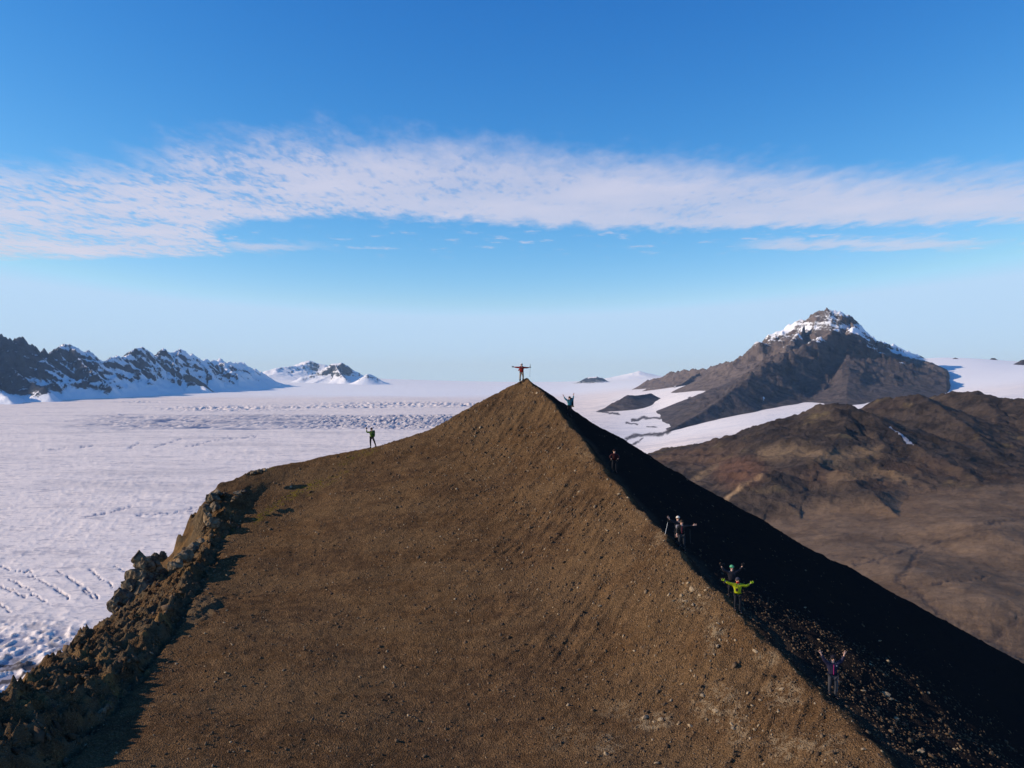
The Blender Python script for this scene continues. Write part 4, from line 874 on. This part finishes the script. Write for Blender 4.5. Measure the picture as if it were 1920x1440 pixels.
def person(label, feet_px, H=1.76, jacket=(0.02, 0.02, 0.02), pants=(0.02, 0.02, 0.022), hat=None, brim=False, armL=None, armR=None, gloveL=None, gloveR=None,
           stance=0.13, hips=(0, 0), footL=None, footR=None, turn=0.0, yaw=0.0, boots=(0.03, 0.02, 0.015), holdL=False, holdR=False, lean=0.0, sunglasses=False, inner=None, bulky=1.1, group='hikers waving along the ridge', at=None):
    """built facing the camera (towards -Y); L and R are the sides of the picture"""
    q = at if at is not None else hit(*feet_px)
    s = H/1.76; root = bpy.data.objects.new('person', None); scene.collection.objects.link(root)
    g0 = gz(q[0], q[1]); root.location = (q[0], q[1], g0); root.empty_display_size = 0.3; tag(root, label, 'person', group)
    root.rotation_euler = (0, 0, yaw)
    def gl(x, y):
        X_ = q[0]+x*math.cos(yaw)-y*math.sin(yaw); Y_ = q[1]+x*math.sin(yaw)+y*math.cos(yaw); return gz(X_, Y_)-g0
    fL = Vector((*(footL or (-stance, 0.02)), 0)); fR = Vector((*(footR or (stance, -0.02)), 0))
    fL.z = gl(fL.x, fL.y); fR.z = gl(fR.x, fR.y)
    zb = min(fL.z, fR.z)*0.6+max(fL.z, fR.z)*0.4
    hx, hy = hips; pel = Vector((hx, hy, zb+0.93*s)); ln = lean
    def up(z, dx=0.0, dy=0.0): return Vector((hx+dx+ln*(z-0.93), hy+dy, zb+z*s))
    spine = up(1.12); chest = up(1.32); neck = up(1.47, 0, -0.005); jaw = up(1.55, 0, -0.02); head = up(1.635, 0, -0.02); crown = up(1.70, 0, -0.01)
    shL = up(1.405, -0.17*s); shR = up(1.405, 0.17*s)
    hipL = pel+Vector((-0.095*s, 0, -0.04)); hipR = pel+Vector((0.095*s, 0, -0.04))
    anL = fL+Vector((0, 0.02, 0.10)); anR = fR+Vector((0, 0.02, 0.10))
    knL = (hipL+anL)/2+Vector((-0.02, -0.05, 0.02)); knR = (hipR+anR)/2+Vector((0.02, -0.05, 0.02))
    toL = fL+Vector((-0.05, -0.17, 0.035)); toR = fR+Vector((0.05, -0.17, 0.035))
    toL.z = max(toL.z, gl(toL.x, toL.y)+0.03); toR.z = max(toR.z, gl(toR.x, toR.y)+0.03)
    def arm(sh, a):
        e, wv = a; el = sh+Vector(e)*s; return el, el+Vector(wv)*s
    armL = armL or ((-0.06, 0, -0.28), (0.0, -0.03, -0.25)); armR = armR or ((0.06, 0, -0.28), (0.0, -0.03, -0.25))
    elL, wrL = arm(shL, armL); elR, wrR = arm(shR, armR)
    # body in one surface
    V = [pel, spine, chest, neck, jaw, head, crown, shL, elL, wrL, shR, elR, wrR, hipL, knL, anL, toL, hipR, knR, anR, toR]
    E = [(0, 1), (1, 2), (2, 3), (3, 4), (4, 5), (5, 6), (2, 7), (7, 8), (8, 9), (2, 10), (10, 11), (11, 12), (0, 13), (13, 14), (14, 15), (15, 16), (0, 17), (17, 18), (18, 19), (19, 20)]
    Rr = [.12, .11, .12, .058, .075, .094, .07, .06, .045, .028, .06, .045, .028, .085, .055, .036, .018, .085, .055, .036, .018]
    Rr = [r_*s for r_ in Rr]
    ends = []
    for (wr, el, gv, hold, ts) in ((wrL, elL, gloveL, holdL, 1), (wrR, elR, gloveR, holdR, -1)):
        hd = (wr-el).normalized(); pn = Vector((0, -1, 0.05))
        if hold: hd = Vector((hd.x*0.9, -0.25, 0.25)).normalized()
        hv, he, hr = hand_chain(wr, hd, pn, not hold, s*1.22, ts)
        idx = 9 if ts == 1 else 12; off = len(V)
        V += hv[1:]; Rr += hr[1:]
        E += [((idx if a == 0 else off+a-1), off+b-1) for a, b in he]
        ends.append((hv, he, hr, gv))
    skin_obj('body', V, E, Rr, SKIN, root)
    for hv, he, hr, gv in ends:
        if gv: skin_obj('glove', hv, he, [r_*1.35+0.004 for r_ in hr], cloth('glove_%02d%02d%02d' % tuple(int(c*99) for c in gv), gv, .7), root)
    jm = cloth('jacket_%02d%02d%02d' % tuple(int(c*99) for c in jacket), jacket, 0.6)
    b = bulky
    JV = [pel+Vector((0, 0, -0.04)), up(1.0), spine, chest, up(1.43), shL, (shL+elL)/2, elL, wrL-(wrL-elL)*0.12, shR, (shR+elR)/2, elR, wrR-(wrR-elR)*0.12, up(1.49, 0, 0.01)]
    skin_obj('jacket', JV, [(0, 1), (1, 2), (2, 3), (3, 4), (3, 5), (5, 6), (6, 7), (7, 8), (3, 9), (9, 10), (10, 11), (11, 12), (4, 13)],
             [(.175*s*b, .15*s*b), (.165*s*b, .14*s*b), (.165*s*b, .14*s*b), (.165*s*b, .14*s*b), .11*s, .098*s*b, .084*s*b, .072*s*b, .056*s, .098*s*b, .084*s*b, .072*s*b, .056*s, .078*s], jm, root, root=2)
    pm = cloth('trousers_%02d%02d%02d' % tuple(int(c*99) for c in pants), pants, 0.85)
    skin_obj('trousers', [pel+Vector((0, 0, .03)), hipL, knL, anL+Vector((0, 0, .03)), hipR, knR, anR+Vector((0, 0, .03))], [(0, 1), (1, 2), (2, 3), (0, 4), (4, 5), (5, 6)],
             [.145*s, .112*s, .082*s, .062*s, .112*s, .082*s, .062*s], pm, root)
    bmm = cloth('boot_leather', boots, .7)
    for an, to in ((anL, toL), (anR, toR)):
        skin_obj('boot', [an+Vector((0, 0, .05)), an+Vector((0, .0, -.04)), (an+to)/2+Vector((0, 0, -.03)), to], [(0, 1), (1, 2), (2, 3)], [.078, .085, .078, .068], bmm, root)
    # face
    hc = head; dark = cloth('dark_detail', (0.02, 0.015, 0.015)); lip = cloth('lips', (0.42, 0.16, 0.12))
    for sx in (-1, 1):
        ellip('eye', hc+Vector((sx*.034*s, -.086*s, .0)), (.014*s, .010*s, .009*s), dark, root, seg=8)
        ellip('ear', hc+Vector((sx*.094*s, .0, -.01)), (.014*s, .024*s, .032*s), SKIN, root, seg=8)
    ellip('nose', hc+Vector((0, -.104*s, -.02*s)), (.014*s, .022*s, .028*s), SKIN, root, seg=8)
    ellip('mouth', hc+Vector((0, -.084*s, -.062*s)), (.026*s, .012*s, .008*s), lip, root, seg=8)
    hair = cloth('hair_brown', (0.06, 0.035, 0.02))
    ellip('hair', hc+Vector((0, .018*s, .02)), (.108*s, .108*s, .118*s), hair, root, zmin=-0.35, tilt=0.35)
    if hat:
        hm = cloth('hat_%02d%02d%02d' % tuple(int(c*99) for c in hat), hat, .85)
        ho = ellip('hat', hc+Vector((0, .004, .035*s)), (.118*s, .122*s, .115*s), hm, root, zmin=-0.05)
        if brim: ellip('brim', hc+Vector((0, -.13*s, .045*s)), (.075*s, .07*s, .010*s), hm, ho, seg=10)
    if sunglasses:
        box('sunglasses', hc+Vector((0, -.098*s, .004)), (.125*s, .02*s, .036*s), dark, root, .008)
    if inner: box('front_zip', up(1.21, -0.02, -.175*b), (.035, .035, .42), cloth('zip_%02d%02d%02d' % tuple(int(c*99) for c in inner), inner), root, .01, (0.02, 0, 0.0))
    pts = dict(wrL=wrL, wrR=wrR, elL=elL, elR=elR, chest=chest, spine=spine, pel=pel, head=hc, shL=shL, shR=shR, up=up)
    return root, pts
def worldpt(root, p): 
    c, s = math.cos(root.rotation_euler[2]), math.sin(root.rotation_euler[2])
    return Vector((p.x*c-p.y*s, p.x*s+p.y*c, p.z))+root.location
def backpack(root, pts, col, label, size=(.32, .2, .5), off=(0.0, .23, 0), lidcol=None, straps=True):
    e = bpy.data.objects.new('backpack', None); scene.collection.objects.link(e); e.empty_display_size = .2
    e.location = worldpt(root, pts['spine']+Vector(off)); e.rotation_euler = root.rotation_euler; tag(e, label, 'backpack')
    m = cloth('pack_%02d%02d%02d' % tuple(int(c*99) for c in col), col, .8)
    box('pack_bag', (0, 0, .06), size, m, e, .07); box('lid', (0, 0, .06+size[2]*.52), (size[0]*.92, size[1]*.95, .13), cloth('lid', lidcol, .8) if lidcol else m, e, .05)
    box('pocket', (0, size[1]*.55, -.02), (size[0]*.7, .09, size[2]*.45), m, e, .035)
    if straps:
        sm_ = cloth('strap_black', (0.012, 0.012, 0.013))
        for sx in (-1, 1):
            tp = Vector((sx*.11-off[0], -.10-off[1]+.0, .36)); 
            skin_obj('strap', [Vector((sx*.10, -.08, .30)), Vector((sx*.11-off[0], -off[1]-.02, .37)), Vector((sx*.115-off[0], -off[1]-.155, .22)), Vector((sx*.125-off[0], -off[1]-.175, .04)), Vector((sx*.15, -.10, -.12))],
                     [(0, 1), (1, 2), (2, 3), (3, 4)], [(.025, .018)]*5, sm_, e)
    return e
def pole(a, b, label, col=(0.5, 0.5, 0.52), grip=(0.015, 0.015, 0.015)):
    a, b = Vector(a), Vector(b); e = bpy.data.objects.new('trekking_pole', None); scene.collection.objects.link(e); e.empty_display_size = .1
    e.location = b; tag(e, label, 'trekking pole')
    A = a-b; B = Vector((0, 0, 0)); d = (A-B)
    tube('shaft', B, B+d*.86, .011, cloth('pole_%02d' % int(col[0]*99), col, .35), e); tube('grip', B+d*.84, A, .021, cloth('pole_grip', grip), e)
    tube('basket', B+d*.045, B+d*.055, .04, cloth('pole_grip', grip), e, 12)
    return e

BLK = (0.014, 0.014, 0.018)
# 1 summit
r1, p1 = person('person in a red jacket with arms stretched wide standing on the summit', None, 1.78, (0.34, 0.028, 0.018), (0.30, 0.235, 0.175), hat=(0.55, 0.53, 0.5), brim=True, at=hit(978, 713),
                armL=((-.27, .0, -.01), (-.27, 0, .035)), armR=((.28, .0, -.045), (.27, 0, .03)), gloveL=(.02, .04, .055), gloveR=(.012, .012, .014), holdR=True, stance=.15, boots=(.012, .012, .014), sunglasses=True)
backpack(r1, p1, (.02, .016, .018), 'black backpack with chest straps worn by the person on the summit', (.38, .22, .55))
skin_obj('gaiter', [p1['pel']+Vector((-.13, 0, -.50)), p1['pel']+Vector((-.15, 0, -.80))], [(0, 1)], [.082, .085], cloth('gaiter', (.014, .013, .014)), r1)
skin_obj('gaiter', [p1['pel']+Vector((.13, 0, -.50)), p1['pel']+Vector((.15, 0, -.80))], [(0, 1)], [.082, .085], cloth('gaiter', (.014, .013, .014)), r1)
skin_obj('jacket_flap', [p1['spine']+Vector((-.12, .04, .12)), p1['spine']+Vector((-.24, .05, .04)), p1['spine']+Vector((-.33, .05, -.03))], [(0, 1), (1, 2)], [.09, .07, .03], CLO['jacket_41031' if False else [k for k in CLO if k.startswith('jacket_')][0]], r1)
h1 = worldpt(r1, p1['wrR'])+Vector((.08, -.04, .03)); pole(h1+Vector((.0, 0, .30)), h1+Vector((-.04, 0, -.92)), 'trekking pole hanging upright from the hand of the person on the summit', (.10, .17, .22))
# 2 left
r2, p2 = person('person in a green jacket waving one arm, standing on the left skyline above the glacier', None, 1.80, (.10, .16, .022), BLK, hat=(.03, .025, .02), at=P(697, 834, 78.2), armL=((-.25, -.02, -.05), (-.03, -.02, .27)), armR=((.05, .05, -.27), (-.06, -.10, -.2)),
                gloveL=(.01, .01, .012), footL=(-.09, -.05), footR=(.36, .0), hips=(.0, 0), lean=-.03)
backpack(r2, p2, (.03, .045, .02), 'dark green backpack on the back of the person waving on the left skyline', (.3, .22, .52), (.12, .2, .03))
# 3 teal
r3, p3 = person('person in a teal jacket with both arms raised just below the summit', None, 1.72, (.045, .20, .24), (.012, .013, .02), hat=(.02, .015, .02), brim=True, at=hit(1068, 779), armL=((-.22, -.02, .13), (-.14, -.02, .24)), armR=((.16, -.02, .20), (.03, -.02, .28)))
backpack(r3, p3, (.012, .016, .018), 'black backpack worn high by the person in teal below the summit', (.34, .22, .62), (.19, .16, .06))
box('rain_cover', (0.12, .02, -.30), (.2, .18, .12), cloth('cover_yellow', (.30, .19, .03)), [o for o in scene.objects if o.name.startswith('backpack')][-1], .05)
# 4 dark red in shade
r4, p4 = person('person in dark red with hands on hips in the black shade beyond the crest', None, 1.75, (.030, .004, .005), BLK, gloveL=(.01, .01, .01), gloveR=(.01, .01, .01), hat=(.02, .006, .006), at=hit(1152, 886), armL=((-.18, -.02, -.20), (.10, -.10, -.16)), armR=((.18, -.02, -.20), (-.10, -.10, -.16)))
# 5, 6 pair
r5, p5 = person('person in a cream hat raising a hand beside a companion in black', None, 1.76, (.018, .018, .022), BLK, hat=(.72, .62, .50), at=hit(1271, 1022), armL=((-.22, -.05, .02), (-.16, -.06, .20)), armR=((.1, .0, -.26), (.0, -.12, -.2)), gloveR=(.02, .02, .02))
box('chest_bag', p5['up'](1.16, -.04, -.22), (.24, .14, .22), cloth('bag_grey', (.26, .24, .26)), r5, .05)
hh = worldpt(r5, p5['wrL'])+Vector((-.05, -.04, -.05)); pole(hh, Vector((hh.x-.22, hh.y, hh.z-.98)), 'bright metal trekking pole hanging from the wrist of the person in the cream hat', (.75, .72, .68))
r6, p6 = person('person in black with one arm stretched sideways, bareheaded, next to the cream hat', None, 1.78, (.016, .016, .018), (.03, .031, .036), at=hit(1278, 1031), armL=((-.12, -.05, -.24), (-.02, -.10, -.22)), armR=((.27, -.02, -.02), (.25, -.02, .06)), inner=(.16, .02, .035))
hh = worldpt(r6, p6['elR'])+Vector((.05, 0, -.02)); pole(hh, Vector((hh.x+.03, hh.y, hh.z-1.0)), 'dark trekking pole hanging from the outstretched arm of the person in black', (.06, .06, .065))
# 7 green hat, 8 yellow jacket
r7, p7 = person('person in a green cap and black padded jacket with both arms up', None, 1.78, (.022, .019, .024), BLK, hat=(.09, .34, .17), brim=True, at=hit(1372, 1122), armL=((-.25, -.02, .06), (-.13, -.02, .25)), armR=((.24, -.02, .08), (.13, -.02, .23)), gloveL=(.012,)*3, gloveR=(.012,)*3, sunglasses=True)
r8, p8 = person('person in a bright yellow green jacket with arms spread upward', None, 1.75, (.40, .42, .012), (.016, .017, .022), hat=(.045, .042, .055), at=hit(1383, 1147), armL=((-.26, -.02, .06), (-.24, -.02, .13)), armR=((.25, -.03, -.08), (.22, -.02, .14)), gloveL=(.30, .42, .01), gloveR=(.30, .42, .01), bulky=1.14, stance=.11)
box('neck_gaiter', p8['up'](1.52, 0, -.045), (.15, .12, .10), cloth('gaiter_red', (.45, .03, .02)), r8, .03)
cam_ = bpy.data.objects.new('camera_bag', None); scene.collection.objects.link(cam_); cam_.location = worldpt(r8, p8['up'](1.17, -.09, -.20)); cam_.empty_display_size = .1
tag(cam_, 'small black camera hanging on the chest of the yellow green jacket', 'camera')
box('camera_body', (0, 0, 0), (.11, .07, .15), cloth('dark_detail', (.02, .015, .015)), cam_, .015); tube('lens', (0, -.02, 0), (0, -.09, 0), .035, cloth('dark_detail', (.02, .015, .015)), cam_, 14)
for sx in (-1, 1): tube('strap', (sx*.04, .01, .07), (sx*.07+.09, .03, .36), .008, cloth('strap_black', (.012, .012, .013)), cam_, 6)
# 9 navy
r9, p9 = person('person in a dark navy padded jacket with both bare hands raised, nearest on the ridge', None, 1.80, (.022, .020, .042), (.050, .047, .052), hat=(.014, .013, .016), at=hit(1561, 1306), armL=((-.20, -.03, .17), (-.14, -.03, .26)), armR=((.22, -.03, .12), (.08, -.03, .27)), inner=(.30, .02, .11), bulky=1.16, stance=.12)
box('badge', p9['up'](1.36, .12, -.175), (.035, .02, .03), cloth('badge_white', (.7, .7, .7)), r9, .006)
pole(worldpt(r9, p9['pel'])+Vector((.25, -.02, .12)), worldpt(r9, p9['pel'])+Vector((.20, -.02, -.70)), 'slim trekking pole hanging at the hip of the person in navy', (.35, .34, .36))

# ------------------------------------------------------------------ air
def haze_box():
    bm = bmesh.new(); bmesh.ops.create_cube(bm, size=1.0)
    for v in bm.verts: v.co = Vector((v.co.x*130000, v.co.y*130000, -460+ (v.co.z+.5)*(1500+460)))
    me = bpy.data.meshes.new('haze'); bm.to_mesh(me); bm.free()
    m = bpy.data.materials.new('haze'); m.use_nodes = True; t = NT(m.node_tree); t.n.clear()
    o = t.new('ShaderNodeOutputMaterial'); v = t.new('ShaderNodeVolumePrincipled')
    v.inputs['Color'].default_value = (0.46, 0.70, 1.0, 1); v.inputs['Density'].default_value = 1.3e-5
    v.inputs['Absorption Color'].default_value = (1, 1, 1, 1)
    v.inputs['Anisotropy'].default_value = 0.0
    t.l.new(v.outputs[0], o.inputs['Volume']); me.materials.append(m)
    ob = bpy.data.objects.new('haze', me); scene.collection.objects.link(ob); tag(ob, kind='stuff')
haze_box()
